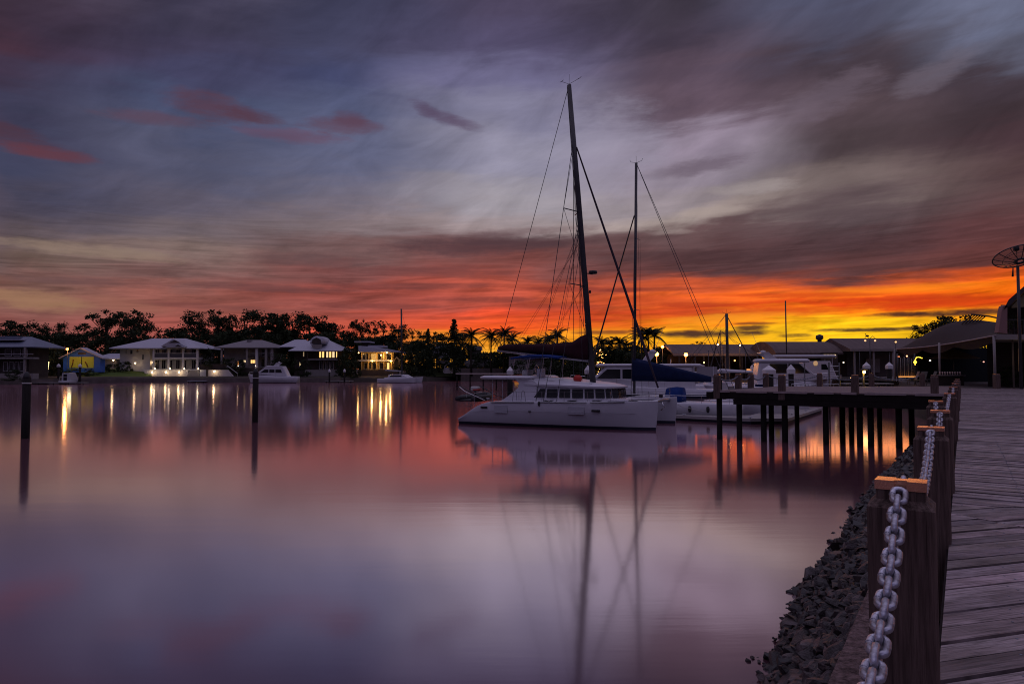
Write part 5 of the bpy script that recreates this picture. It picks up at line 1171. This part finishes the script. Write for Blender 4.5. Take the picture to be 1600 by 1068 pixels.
for a in (233, 243.5, 254, 266, 276.5, 291): h.win(a, a+6.6, 545, 557.8, 3.38, fm=frame_w, mull=1)
for a, b_, c_, d_ in ((197, 201.5, 546, 553), (207, 211, 545, 550), (216, 219.5, 553, 562), (190, 192, 545, 553)): h.win(a, b_, c_, d_, 1.98)
for px, yy in ((241, 576), (264.5, 576), (287, 576), (309, 576)):
    wall_lamp(px+1.2, 575.6, 194.2, .17, (1, .85, .6), 45, 'uplighter at the foot of %s white veranda column' % {241: 'the first', 264.5: 'the second', 287: 'the third', 309: 'the fourth'}[px])
for px, l in ((238, 'left'), (259.5, 'middle'), (280, 'right')): wall_lamp(px, 581, 194.9, .24, WM, 70, l+' one of three lamps on the retaining wall below the white house')
wall_lamp(335, 580, 193.9, .26, WM, 90, 'lamp on the low white wall right of the stairs')
wall_lamp(211.5, 567, 196.8, .2, WM, 60, 'warm porch lamp behind palms on the side of the white house')
wall_lamp(238.5, 566, 198.8, .12, WM, 30, 'small warm lamp inside the ground floor veranda')
# --- grey columned house
h = House('house', 'house with a wide grey tiled hip roof and tall pale columns', 199, 385)
h.w = h.box('wall', 344, 424, 543, 590, grey_w, 2.5, 12)
h.hip(336, 434, 542.5, 531, 372, 398, roof_g, -1.0, 13); h.box('chimney', 377, 383, 529.5, 533, roof_g, 4, 5.5)
for px in (347, 386.5, 401.8, 416.5, 425.5): h.col(px, 543, 575 if px != 386.5 else 570, .34 if px > 390 else .25, grey_w if px != 401.8 else Wd, -.2)
h.box('balcony_floor', 385, 424, 556, 558, dark_w, .2, 2.45); h.box('balcony_rail', 385, 424, 551.5, 552.2, frame_w, .1, .18); h.box('plinth', 340, 430, 574.5, 592, dark_w, -.7, 2.4)
h.win(386.5, 397, 561.5, 567.5, 2.48, warm_win, mull=2); h.win(374.8, 379.5, 562, 566.2, 2.48, warm_win2); h.win(365.5, 368.3, 563.5, 570, 2.48, glow('lit_window_deep', (1, .35, .08), 1.4))
for a, b_, c_, d_ in ((376, 379, 545, 550), (393, 398, 545, 555), (404, 414, 545, 556), (403, 415, 560, 573)): h.win(a, b_, c_, d_, 2.48)
for px in (399.5, 372.5): wall_lamp(px, 571.4, 198.0, .12, (1, .9, .7), 6, 'tiny white garden lamp %s the grey columned house' % ('in front of' if px > 390 else 'left in front of'))
# --- house with curved dormer
h = House('house', 'house with pale roof, curved dormer and a row of brightly lit upper windows', 199, 490)
h.w = h.box('wall', 456, 529, 547.5, 592, dark_w, 2, 12)
h.hip(431, 482, 541, 530.5, 448, 466, roof_b, 2, 12); h.hip(452, 538, 547.5, 531, 476, 505, roof_b, -1.0, 13)
wobj('dormer_vault', MB().loft([[Vector((h.x(484)+(h.x(507)-h.x(484))*(.5-.5*math.cos(math.pi*k/10)), y, h.z(537)+(h.z(524.5)-h.z(537))*math.sin(math.pi*k/10)**.8)) for k in range(11)] for y in (199.2, 206)], True, True, True), roof_b, h.t)
wobj('dormer_face', MB().prism([P(487, 537, 199.0), P(502, 537, 199.0), P(501, 530, 199.0), P(494.5, 527, 199.0), P(488, 530, 199.0)], (0, .1, 0)), dark_w, h.t)
wobj('dormer_sill', MB().prism([P(486, 538, 198.4), P(503, 538, 198.4), P(502, 544, 198.4), P(489, 544, 198.4)], (0, .2, 0)), grey_w, h.t)
for a, b_ in ((495.5, 499.2), (500, 504), (506.5, 510.5), (511.2, 515.2), (516, 520.5), (522, 524.5)): h.win(a, b_, 548.6, 558.6, 1.98, warm_win2 if a in (506.5, 516) else warm_win)
h.win(470, 472.5, 549, 557, 1.98, glow('lit_dim', (1, .7, .4), .3)); h.win(464.5, 467.5, 565, 573, 1.98, warm_win2); h.box('balcony_floor', 480, 530, 560.3, 562.2, grey_w, -.3, 1.96)
for a in (496, 502, 508, 514): h.win(a, a+4.6, 564, 577, 1.98)
h.box('terrace_wall', 478, 536, 577.5, 592, grey_w, -.8, 1.9)
for px in (481, 529): h.col(px, 548, 577, .12, dark_w, -.3)
# --- yellow house
yw = mat('yellow_render', (.55, .36, .12), .8, var=.05, vscale=1)
h = House('house', 'house glowing yellow on both floors under a flat pale roof', 200, 590)
h.w = h.box('wall', 562, 613, 549, 578, yw, 2, 12)
wobj('roof', MB().prism([P(560, 549.5, 198.6), P(560, 540, 199), P(585, 541.5, 199), P(623, 548.3, 198.6), P(623, 550.2, 198.6)], (0, 14, 0)), roof_b, h.t)
h.box('upper_roof', 570, 596, 538.5, 541.5, roof_b, 4, 10); h.box('turret', 559, 570, 534, 541, dark_w, 5, 8); h.box('turret_roof', 549, 575, 532, 534, roof_b, 3.5, 9.5)
for a, b_, l in ((564, 569, 0), (570, 575.5, 0), (577.5, 587.5, 1), (588.5, 594, 0), (596, 598.8, 1), (602, 610, 0)): h.win(a, b_, 551.8, 561.5, 1.98, dglass if not l else glow('lit_yellow_dim', (1, .6, .18), .45))
for a, b_ in ((567, 572), (573, 578), (580, 588), (591, 599), (602.5, 607)): h.win(a, b_, 566, 577, 1.98, dglass if a != 602.5 else warm_win, fm=frame_w)
h.box('balcony_floor', 560, 614, 562.2, 564, frame_w, -.5, 1.95); h.box('terrace', 560, 622, 577.5, 592, dark_w, -.6, 1.9)
for px in (565.5, 576.5, 589, 600, 612): h.col(px, 550, 577.5, .13, yw, -.3)
wobj('arch_gate', MB().tube([P(616, 570, 198), P(616.5, 562, 198), P(620, 558.5, 198), P(623.5, 562, 198), P(624, 570, 198)], .25, 6), yw, h.t)
for px, py, w, l in ((604.5, 550.5, 200, 'bright lamp under the eaves of the yellow house'), (595.5, 554.5, 200, 'brightest lamp on the upper balcony of the yellow house'), (582, 563.8, 150, 'left lamp between the floors of the yellow house'), (610.5, 563.8, 120, 'right lamp between the floors of the yellow house'), (560.5, 551, 60, 'small lamp at the left eave of the yellow house')):
    wall_lamp(px, py, 199.2, .24 if w > 100 else .16, (1, .58, .2), w*2.2, l, glow('lamp_globe_yellow2', (1, .55, .13), 20))
# --- white house right, long roofs, fence walls
h = House('house', 'white house half hidden behind the tall columnar tree', 222, 690, 585)
h.w = h.box('wall', 676, 703, 544, 560, white_w, 0, 8); h.box('roof', 674, 705, 540, 543.6, roof_b, -1, 9)
for a, b_ in ((680, 685), (688, 700)): h.win(a, b_, 546, 549.5, -.02)
h.box('lower_wall', 682, 700, 562, 570, grey_w, .5, 7)
h = House('house', 'low house with pale roofs beyond the white garden walls', 224, 745, 585)
h.w = h.box('wall', 731, 750, 547, 562, grey_w, 0, 8); h.box('roof', 729, 752, 541, 546.8, roof_g, -1, 9)
h = House('house', 'house with a long sloping pale roof left of the big mast', 190, 805, 588)
h.w = h.box('wall', 795, 870, 556, 590, grey_w, 1, 10)
wobj('roof', MB().prism([P(776, 546, 189.5), P(790, 543.5, 189.5), P(838, 554, 189.5), P(880, 558, 189.5), P(880, 560.5, 189.5), P(828, 558.5, 189.5), P(796, 549.5, 189.5), P(777, 548.5, 189.5)], (0, 12, 0)), white_w, h.t)
gw = thing('garden_wall', 'pale garden wall divided by dark posts on the bank', 'wall', (X_(765, 216), 216, 1.5))
for a, b_ in ((726, 743), (744.5, 757), (758.5, 773), (774.5, 789), (790.5, 806)):
    wobj('wall_panel', MB().span((X_(a, 216), 216, Z_(573, 216)), (X_(b_, 216), 216.2, Z_(562, 216))), mat('garden_wall', (.34, .31, .31), .8), gw); 
for a, b_ in ((757, 772), (774, 790)): wobj('wall_panel', MB().span((X_(a, 214), 214, Z_(581, 214)), (X_(b_, 214), 214.2, Z_(575, 214))), mat('garden_wall', (.34, .31, .31), .8), gw)
for px in (743.7, 757.7, 773.7, 789.7): wobj('wall_post', MB().span((X_(px, 215.8)-.15, 215.7, Z_(585, 216)), (X_(px, 215.8)+.15, 215.9, Z_(561, 216))), dark_w, gw)
bw_ = thing('boundary_wall', 'low white wall with an arched trellis at the top of the dim slope', 'wall', (X_(705, 209), 209, 1))
wobj('wall_panel', MB().span((X_(694, 209), 209, Z_(583, 209)), (X_(719, 209), 209.3, Z_(574, 209))), white_w, bw_); wobj('trellis_arch', MB().tube([P(693, 582, 208.8), P(695, 572, 208.8), P(700, 568, 208.8), P(706, 567, 208.8)], .12, 5), frame_w, bw_)
rw = thing('retaining_wall', 'dark retaining wall between the dim slope and the pale garden wall', 'wall', (X_(750, 205), 205, 1))
wobj('wall', MB().span((X_(720, 205), 205, -.3), (X_(800, 205), 205.4, Z_(575, 205))), mat('bank_wall', (.1, .08, .07), .85), rw)
# docks on the far shore
def dock(label, px0, px1, Y, z, mt, d=2.2, posts_=3):
    t_ = thing('dock', label, 'dock', (X_((px0+px1)/2, Y), Y, 0)); wobj('deck', MB().span((X_(px0, Y), Y, z), (X_(px1, Y), Y+d, z+.16)), mt, t_)
    for k in range(posts_): x = X_(px0+(px1-px0)*(k+.1)/(posts_-.8), Y); wobj('post', MB().tube([(x, Y+.3, -1.5), (x, Y+.3, z)], .12, 6), timber_pile, t_)
dock('small pale dock under the white house stairs', 293, 319, 183, .35, roof_b); dock('floating dock at the far left shore', 12, 132, 164, .3, concrete, 2, 6)
dock('dock below the house with the curved dormer', 508, 550, 184, .35, concrete); dock('long pale dock behind the stern of the big catamaran', 712, 798, 120, 2.75, mat('dock_pale', (.5, .42, .40), .7), 3, 5)
# ================================================================ trees
def leafblob(mb, c, r, n, q, size, flat=.75):
    for _ in range(n):
        d = Vector((q.gauss(0, 1), q.gauss(0, 1), q.gauss(0, 1))).normalized()*(q.random()**.45)
        p = c+Vector((d.x*r, d.y*r, d.z*r*flat)); s = size*q.uniform(.55, 1.25)
        a = Vector((q.gauss(0, 1), q.gauss(0, 1), q.gauss(0, 1))).normalized(); b = a.cross(Vector((q.gauss(0, 1), q.gauss(0, 1), q.gauss(0, 1)))).normalized()
        mb.add([p-a*s*.5, p+b*s*.32, p+a*s*.5, p-b*s*.32], [(0, 1, 2, 3)])
def make_tree(kind, seed):
    q = random.Random(seed); tr = MB(); cr_ = MB(); H_ = 10.0
    if kind == 'gum':     # open crown, clumps on visible limbs
        tr.tube([(0, 0, 0), (.1, 0, 3), (q.uniform(-.4, .4), 0, 6), (q.uniform(-.6, .6), 0, 8.6)], [.26, .2, .13, .05], 6)
        for k in range(15):
            a = q.uniform(0, 6.28); z0 = q.uniform(2.6, 7.2); l = q.uniform(1.6, 3.4)*(1.15-z0/14); e = Vector((math.cos(a)*l, math.sin(a)*l, z0+q.uniform(.8, 2.3)))
            tr.tube([(0, 0, z0), (e.x*.5, e.y*.5, z0+(e.z-z0)*.35), e], [.1, .06, .025], 4)
            for _ in range(q.randint(2, 4)): leafblob(cr_, e+Vector((q.gauss(0, .45), q.gauss(0, .45), q.gauss(0, .35))), q.uniform(.45, .85), 55, q, .30)
        for _ in range(5): leafblob(cr_, Vector((q.gauss(0, .8), q.gauss(0, .8), q.uniform(8, 9.5))), q.uniform(.5, .9), 60, q, .30)
    elif kind == 'dense':
        tr.tube([(0, 0, 0), (0, 0, 3), (.2, 0, 6)], [.32, .26, .1], 6)
        for _ in range(42):
            a = q.uniform(0, 6.28); z = q.uniform(1.6, 9.2); rr_ = 3.9*math.sqrt(max(.08, 1-((z-4.6)/5.2)**2))*q.random()**.4
            leafblob(cr_, Vector((math.cos(a)*rr_, math.sin(a)*rr_, z)), q.uniform(.8, 1.4), 75, q, .44)
    elif kind == 'bush':
        tr.tube([(0, 0, 0), (0, 0, 4)], [.2, .1], 5)
        for _ in range(34):
            a = q.uniform(0, 6.28); z = q.uniform(.3, 9.0); rr_ = 4.6*math.sqrt(max(.05, 1-(z/10)**2))*q.random()**.5
            leafblob(cr_, Vector((math.cos(a)*rr_, math.sin(a)*rr_, z)), q.uniform(.9, 1.6), 70, q, .55)
    elif kind == 'column':
        tr.tube([(0, 0, 0), (0, 0, 9.6)], [.2, .04], 6)
        for k in range(60):
            z = 1+8.9*k/60; w = 1.15*(1-(z/10.3)**2.2)+.1; a = q.uniform(0, 6.28)
            leafblob(cr_, Vector((math.cos(a)*w*.5, math.sin(a)*w*.5, z)), w*.6+.12, 40, q, .34, 1.1)
    elif kind == 'palm':
        ph = 7.4; tr.tube([(0, 0, 0), (.15, 0, 2.5), (.1, 0, 5), (0, 0, ph)], [.2, .15, .13, .12], 7)
        for k in range(22):
            a = k*2.4+q.uniform(-.2, .2); up = q.uniform(-.3, 1.45); L_ = q.uniform(2.4, 3.0); d = Vector((math.cos(a), math.sin(a), 0)); pts_ = []
            for j in range(10):
                f = j/9; pts_.append(Vector((0, 0, ph))+d*(L_*f*math.cos(up*(1-.4*f)))+Vector((0, 0, math.sin(up)*L_*f*1.0-1.35*f*f*(1.3-up*.3))))
            cr_.tube(pts_, [.035]*9+[.01], 3)
            for j in range(1, 10):
                for jj in (0, .5):
                    p = pts_[j-1].lerp(pts_[j], jj+.25); tg = (pts_[j]-pts_[j-1]).normalized(); sd_ = tg.cross(Vector((0, 0, 1))).normalized()
                    for sg in (-1, 1):
                        ll = .75*(1-abs(j/9-.35))*q.uniform(.8, 1.1); tip = p+sd_*sg*ll*.7+tg*ll*.45-Vector((0, 0, ll*.55))
                        cr_.add([p-tg*.07, p+tg*.07, tip], [(0, 1, 2)])
    r = thing('tree', '', 'tree'); a = obj('trunk', tr, barkm, r); b = obj('crown' if kind != 'palm' else 'fronds', cr_, leafm if kind != 'palm' else leafm2, r)
    return r, [a, b]
NM = {'gum': 'open_crown_tree', 'dense': 'dense_tree', 'bush': 'bushy_tree', 'column': 'columnar_tree', 'palm': 'palm_tree'}
PROTO = {}; used = {}; rt = random.Random(21)
for kd, ns in (('gum', 4), ('dense', 3), ('bush', 2), ('column', 1), ('palm', 3)): PROTO[kd] = [make_tree(kd, 40+7*i+len(kd)) for i in range(ns)]
def tree(kd, px, pytop, Y, base, label, w=1.0, group=None, var=None):
    i = rt.randrange(len(PROTO[kd])) if var is None else var
    r0, ks = PROTO[kd][i]
    if (kd, i) in used: r = dup_fast(r0, ks)
    else: r = r0; used[(kd, i)] = 1
    z0 = base; ht = (Z_(pytop, Y)-z0)*(1.07 if kd == 'gum' else 1.0); s_ = ht/(10.0 if kd != 'palm' else 8.6)
    r.name = NM[kd]; r.location = (X_(px, Y), Y, z0); r.rotation_euler = (0, 0, rt.uniform(0, 6.28)); r.scale = (s_*w, s_*w, s_)
    r['label'] = label; r['category'] = 'tree' if kd != 'palm' else 'palm tree'
    if group: r['group'] = group
    return r
T = tree; B0 = 1.6
for px, py, l in ((8, 505, 'dark round tree behind the roof of the far left house'), (30, 504, 'tall dark tree right behind the far left house'), (82, 507, 'airy tree standing left of the orange street lamp'), (122, 508, 'airy tree above the blue boat shed'),
    (166, 489, 'tall open tree, left one of the pair left of the white house'), (208, 489, 'tall open tree, right one of the pair left of the white house'), (246, 512, 'lower tree peeking over the white house roof'),
    (297, 490, 'tall gum above the right end of the white house'), (341, 490, 'tall gum between the white house and the grey columned house'), (384, 492, 'tall gum above the left half of the grey columned house'), (408, 489, 'tall gum above the right half of the grey columned house'),
    (432, 492, 'tall gum between the grey house and the curved dormer house'), (456, 489, 'tall gum left above the curved dormer'), (484, 497, 'airy gum above the curved dormer'), (566, 503, 'thin tall gum behind the turret of the yellow house'), (556, 505, 'narrow gum left of the turret'), (599, 505, 'airy tree above the yellow house'),
    (620, 518, 'small airy tree left of the far catamaran mast'), (644, 516, 'small airy tree right of the far catamaran mast'), (683, 522, 'low airy tree left of the columnar tree'), (697, 524, 'low airy tree touching the columnar tree'), (722, 521, 'low airy tree right of the columnar tree')):
    T('gum', px, py, 222+rt.uniform(-4, 10), B0, l, rt.uniform(1.05, 1.35)*(.5 if px in (566, 556) else 1))
for px, py, l in ((520, 508, 'tall gum right above the curved dormer'), (188, 502, 'gum filling the gap between the tall pair'), (226, 503, 'gum right of the tall pair'), (318, 497, 'gum between the two tall gums beside the white house'), (362, 500, 'gum filling the space above the grey house'), (505, 505, 'gum behind the curved dormer house'), (578, 515, 'gum above the flat roof'), (50, 512, 'gum right of the far left house')):
    T('gum', px, py, 228+rt.uniform(0, 6), B0, l, .95)
low = 'dense dark tree in the belt behind the waterfront houses'
for k in range(42):
    px = 5+k*17.5+rt.uniform(-5, 5); py = interp([(0, 520), (150, 522), (300, 520), (440, 510), (520, 514), (600, 525), (680, 536), (760, 535)], px)+rt.uniform(-4, 6)
    T('dense', px, py, 216+rt.uniform(-3, 8), B0, low, 1.0, 'belt of trees behind the houses')
for px, py, Y, l, w in ((66, 532, 188, 'big dark tree between the far left house and the blue shed', 1.1), (84, 540, 190, 'dark tree touching the left side of the blue shed', .8), (325, 540, 201, 'dark tree right of the white house', .9), (330, 560, 197, 'dark shrub tree above the low white wall', .9),
    (436, 548, 196, 'dark tree between the grey columned house and the curved dormer house', .9), (452, 556, 193, 'dark tree behind the stern of the white cruiser', 1.1), (545, 540, 195, 'dark tall tree between the lit window house and the yellow house', .7), (550, 560, 191, 'dark tree at the left end of the yellow house', 1.0),
    (536, 552, 196, 'dark tree at the right corner of the curved dormer house', .8), (638, 535, 203, 'dark tree right of the yellow house', .8), (655, 530, 206, 'tall dark tree at the top of the dim slope', .7), (668, 545, 208, 'dark tree left of the white house wall', .7),
    (180, 566, 195, 'low rounded dark bush beside the porch of the white house', 1.3), (196, 563, 194.5, 'dark bush below the side windows of the white house', 1.0), (160, 570, 192, 'dark hedge bush right of the blue shed', 1.6), (128, 574, 184.5, 'dark low hedge before the lime doors', 3.2),
    (718, 555, 213, 'dark bush right of the columnar tree', .9), (760, 548, 220, 'dark bushy tree behind the garden wall', 1.2), (785, 550, 218, 'dark bushy tree behind the right garden wall', 1.0), (742, 560, 212, 'small dark bush by the garden wall', .8),
    (822, 560, 150, 'dark bush under the blue bimini', 1.6), (860, 561, 150, 'dark bushes right below the blue bimini', 1.6), (895, 558, 150, 'dark bushes left of the big mast', 1.5), (476, 560, 192, 'dark bush before the curved dormer house', .8), (20, 575, 158, 'dark shrub on the far left bank', 1.5), (375, 560, 196.5, 'dark palm-like shrub before the columned house', .8), (357, 556, 197, 'dark shrub left of the grey columned house', .8)):
    T('bush', px, py, Y, 0.9, l, w)
for k in range(30): T('bush', 722+k*11.8+rt.uniform(-3, 3), rt.uniform(541, 549), interp([(722, 226), (900, 180), (1000, 150), (1080, 138)], 722+k*11.8)+rt.uniform(-3, 3), 1.3, 'dark undergrowth bush below the palms behind the marina', 1.2, 'undergrowth below the palms')
T('column', 709.5, 498, 206, 1.2, 'tall narrow columnar tree silhouetted against the orange sky', 1.15)
T('column', 669, 513, 210, 1.2, 'narrow drooping-topped conifer right of the far catamaran', .9); T('column', 536, 516, 220, B0, 'small narrow tree right of the curved dormer house', .8)
for px, py, Y, l in ((737, 514, 205, 'coconut palm right of the columnar tree'), (768, 515, 200, 'coconut palm left of the long stay wire'), (788, 512, 198, 'tallest bushy palm under the long stay wire'), (800, 520, 205, 'low palm right of the tallest bushy palm'), (824, 526, 200, 'small palm above the maroon sail cover left'), (842, 527, 200, 'small palm above the middle of the maroon sail cover'),
    (871, 514, 190, 'broad palm above the maroon sail cover near the mast'), (858, 522, 196, 'palm left beside the broad palm'), (940, 527, 160, 'first small palm between the two masts'), (953, 529, 162, 'second small palm between the two masts'), (968, 527, 160, 'third small palm just left of the second mast'),
    (1003, 514, 150, 'left palm of the cluster right of the second mast'), (1013, 512, 148, 'middle palm of the cluster right of the second mast'), (1023, 514, 150, 'right palm of the cluster right of the second mast'), (978, 532, 165, 'palm hidden behind the second mast')):
    T('palm', px, py, Y, 1.6, l, 1.05)
for px, py, Y, w in ((792, 538, 212, 1), (812, 534, 208, 1), (832, 536, 205, 1), (850, 533, 200, 1), (872, 534, 196, 1), (893, 532, 190, 1), (912, 534, 185, 1), (930, 538, 175, 1), (948, 538, 172, 1), (965, 537, 168, 1), (985, 538, 160, 1), (1002, 539, 158, 1), (1022, 540, 152, 1), (1044, 540, 146, 1), (1060, 543, 142, .9), (900, 540, 160, 1), (990, 548, 135, 1.1), (1030, 550, 130, 1.1)):
    T('dense', px, py, Y, 1.3, 'dense dark tree behind the marina, between the masts and the long shed', 1.15, 'dark trees behind the marina')
for px, py, Y, l, w in ((1090, 536, 150, 'faint tree crown behind the shed roof left', .9), (1120, 537, 150, 'faint tree crown behind the shed roof by the dark mast', .9), (1480, 498, 115, 'spreading tree crown above the canopy', 1.5), (1500, 497, 118, 'spreading tree crown above the canopy peak', 1.3), (1460, 505, 116, 'small feathery crown at the left of the canopy peak', 1.0)):
    T('gum', px, py, Y, 1.9, l, w)
for px, py, Y, l, w in ((1440, 560, 68, 'dark bush behind the rack of tubes', 1.5), (1475, 562, 67, 'dark bush left behind the canopy screen', 1.5), (1575, 570, 45, 'dark planted hedge before the building', .9), (1560, 577, 46, 'low hedge beside the canopy pole', .9), (1600, 572, 44.5, 'hedge by the pale lit column', .9), (1566, 500, 62, 'green foliage on the upper veranda left', .0)):
    if w: T('bush', px, py, Y, DZ, l, w)
for px, py in ((1572, 506), (1586, 500)):
    q = P(px, py, 42.3); t_ = thing('potted_plant', 'leafy plant on the upper veranda '+('left' if px < 1580 else 'behind the dish pole'), 'plant', (q.x+.5, 42.3, Z_(521, 42)))
    mb = MB(); leafblob(mb, Vector((0, 0, .7)), .55, 260, rt, .14, 1.0); obj('leaves', mb, leafm2, t_); obj('pot', MB().lathe((0, 0, 0), [(.13, 0), (.2, .28), (.21, .3)], 10), dark_w, t_)
# tree wrapped in warm lights beside the mast
fl_ = thing('fairy_light_tree', 'small tree wrapped in warm glowing lights just right of the big mast', 'tree', (X_(937, 118), 118, 1.3))
mb = MB(); lb = MB(); zt = Z_(545, 118)-1.3
for _ in range(16): leafblob(mb, Vector((rt.gauss(0, .5), rt.gauss(0, .5), rt.uniform(1, zt-.3))), .6, 30, rt, .3)
for _ in range(46):
    z = rt.uniform(.9, zt); k = math.sin(3.1*(z/zt))*.55+.1; lb.sphere((rt.gauss(0, k*.7), -.5+rt.gauss(0, .2), z), .055, 4)
obj('crown', mb, leafm, fl_); obj('trunk', MB().tube([(0, 0, -.2), (0, 0, zt*.7)], [.12, .05], 6), barkm, fl_); sl = obj('string_lights', lb, glow('fairy_lights', (1, .42, .10), 14), fl_); sl['kind'] = 'stuff'
point(fl_, (X_(937, 118), 116.9, 4.6), (1, .4, .1), 80, .5)
for k in range(4):
    q = P(75.5+rt.uniform(-.6, .6), 566+k*3.2, 185); tag(obj('garden_light', MB().sphere((0, 0, 0), .13, 6), glow('garden_light', (1, .7, .3), 8)), 'small warm lights stacked in the dark garden right of the far left house', 'light', 'garden lights').location = q
# unused prototypes
for kd, L2 in PROTO.items():
    for i, (r0, ks) in enumerate(L2):
        if (kd, i) not in used:
            for o in ks+[r0]: bpy.data.objects.remove(o)
# ================================================================ render hints
scene.cycles.pixel_filter_type = 'BLACKMAN_HARRIS'; scene.cycles.filter_width = 1.05; scene.cycles.max_bounces = 5; scene.cycles.diffuse_bounces = 2; scene.cycles.glossy_bounces = 3; scene.cycles.transparent_max_bounces = 6; scene.cycles.caustics_reflective = False
# ================================================================ marina clutter behind the jetty
rc = random.Random(77)
fd_ = thing('berth_dock', 'low service dock with a yellow edge behind the left side of the jetty', 'dock', (X_(1175, 62), 62, 0))
wobj('deck', MB().span((X_(1128, 62), 61, 1.35), (X_(1200, 62), 63.4, 1.5)), concrete, fd_)
wobj('edge_strip', MB().span((X_(1150, 62), 60.9, 1.36), (X_(1200, 62), 60.98, 1.78)), mat('faded_yellow_edge', (.42, .30, .10), .7, var=.3, vscale=4), fd_)
for k in range(5): x = X_(1132+k*16, 62); wobj('post', MB().tube([(x, 62.2, -2), (x, 62.2, 1.35)], .13, 7), timber_pile, fd_)
items = [(1131, 61.8, .5, .9, 'white plastic crate on the service dock left', white_w), (1139, 62.4, .7, .6, 'grey equipment box on the service dock', grey_w), (1160, 62.0, .8, .5, 'pale storage box on the service dock middle', gelgrey), (1186, 62.2, .6, .8, 'navy locker on the service dock right', navyc)]
for px, Y, w, hh, lab, mt in items:
    t_ = thing('dock_box', lab, 'box', (X_(px, Y), Y, 1.5)); obj('box', MB().box((0, 0, hh/2), (w, .6, hh), bev=.03), mt, t_); obj('lid', MB().box((0, 0, hh+.035), (w+.06, .66, .06), bev=.02), gelcoat, t_)
for px, Y, zt, r, lab in ((1048, 95, 560, .05, 'thin pale mast pole rising left of the marina shed'), (1086, 90, 560, .05, 'thin pole in front of the left end of the marina shed'), (1107, 88, 548, .04, 'thin flagpole before the shed shop fronts'), (1165, 75, 548, .035, 'thin whip pole left of the sports cruiser'), (1183, 92, 552, .05, 'thin pole behind the wide white pyramid cap'), (1257, 58, 569, .035, 'dark thin pole before the cruiser bow'), (1343, 95, 549, .05, 'slim pole before the larger shed'), (1390, 88, 552, .05, 'slim pole near the right triangle cap')):
    t_ = thing('pole', lab, 'pole', (X_(px, Y), Y, 1.4)); z = Z_(zt, Y)-1.4
    obj('shaft', MB().tube([(0, 0, -1.6), (0, 0, z)], r, 6), alud if px != 1048 else alu, t_); obj('finial', MB().sphere((0, 0, z), r*1.8, 6), alud, t_)
# small lit things around the shops
for px, py, Y, c, s_, lab in ((1148, 563, 112, (1, .45, .12), 3, 'small orange shop light behind the pale column of the shed'), (1100, 566, 112, (1, .5, .2), 2.5, 'small orange light left under the shed'), (1208, 566, 108, (1, .75, .4), 2, 'small warm light under the shed right of the cruiser arch'), (1318, 566, 104, (1, .8, .6), 1.6, 'small white light at the corner of the larger shed'), (1330, 590, 60, (1, .5, .2), 1.5, 'low amber light on the promenade left of the yellow lamp'),
    (1404, 557, 60, (1, .3, .12), 2.5, 'red light above the rack of tubes'), (1417, 556, 60, (1, .4, .15), 2.5, 'second red light above the rack of tubes'), (1453, 563, 60, (1, .8, .6), 2.0, 'small white light under the canopy'), (1537, 565, 48, (1, .45, .35), .7, 'pinkish light before the hedge at the canopy pole')):
    q = P(px, py, Y); t_ = thing('small_light', lab, 'light', q); obj('globe', MB().sphere((0, 0, 0), .0011*Y, 8), glow('small_glow_%d_%d' % (px, py), c, s_*2), t_); obj('bracket', MB().tube([(0, .0016*Y, 0), (0, .4, .1)], .02, 5), alud, t_)
point(fl_, P(1150, 575, 114), (1, .5, .2), 90, .4); point(fl_, P(1250, 585, 80), (1, .5, .35), 60, .5); point(fl_, P(1350, 590, 62), (1, .45, .15), 25, .4)  # warm fill lights added over the marina, no fixtures stand there
# folding chairs and a cafe umbrella on the promenade
for px, Y, lab in ((1437, 47, 'dark reclined deck chair behind the back jetty post'), (1452, 49, 'dark deck chair next to the large front post'), (1425, 48.5, 'dark deck chair right of the lit shelf')):
    t_ = thing('deck_chair', lab, 'chair', (X_(px, Y), Y, DZ), rc.uniform(-.5, .5), 'deck chairs under the canopy corner')
    obj('seat', MB().box((0, 0, .38), (.55, .5, .05)), alud, t_); obj('backrest', MB().box((.32, 0, .68), (.05, .5, .62), M_=Matrix.Rotation(.35, 3, 'Y')), alud, t_)
    for sx in (-1, 1):
        for sy in (-1, 1): obj('leg', MB().tube([(sx*.22, sy*.22, .38), (sx*.30, sy*.22, 0)], .02, 5), alud, t_)
# cross bracing and a walkway ladder under the jetty
for a, b_ in ((1226, 1290), (1290, 1343)):
    Ya, Yb_ = 36.35-(a-1113)/361*5.4, 36.35-(b_-1113)/361*5.4
    wobj('brace', MB().tube([Vector((X_(a, Ya), Ya+.12, 1.9)), Vector((X_(b_, Yb_), Yb_+.12, 2.05))], .06, 5), jetty_d, JT)
# rub stains, cleats and ropes on the catamaran
for x0, y0, x1 in ((2.2, .5, 1.2), (12.4, .75, 13.1), (6.6, .3, 5.8)): obj('cleat', MB().tube([(x0-.12, y0, 1.74), (x0+.12, y0, 1.74)], .02, 6).box((x0, y0, 1.69), (.08, .05, .1)), steel, CAT)
obj('mooring_line', MB().tube([Vector((12.6, 6.6, 1.7)), Vector((13.6, 7.6, 1.1)), Vector((14.9, 8.4, .75))], .02, 5), ropew, CAT)
for sg in (0, 1):
    obj('deck_line', MB().tube([(4.6+k*.55, 1.7+sg*.25+.1*math.sin(k*1.7), 3.03-.035*k) for k in range(9)], .018, 5), ropew, CAT)
obj('solar_panel', MB().box((2.6, 3.85, 3.27), (1.6, 2.6, .04)), tint, CAT)
obj('anchor', MB().tube([(13.05, 3.6, 1.6), (13.2, 3.6, 1.25), (13.0, 3.6, 1.05)], .04, 6), steel, CAT)
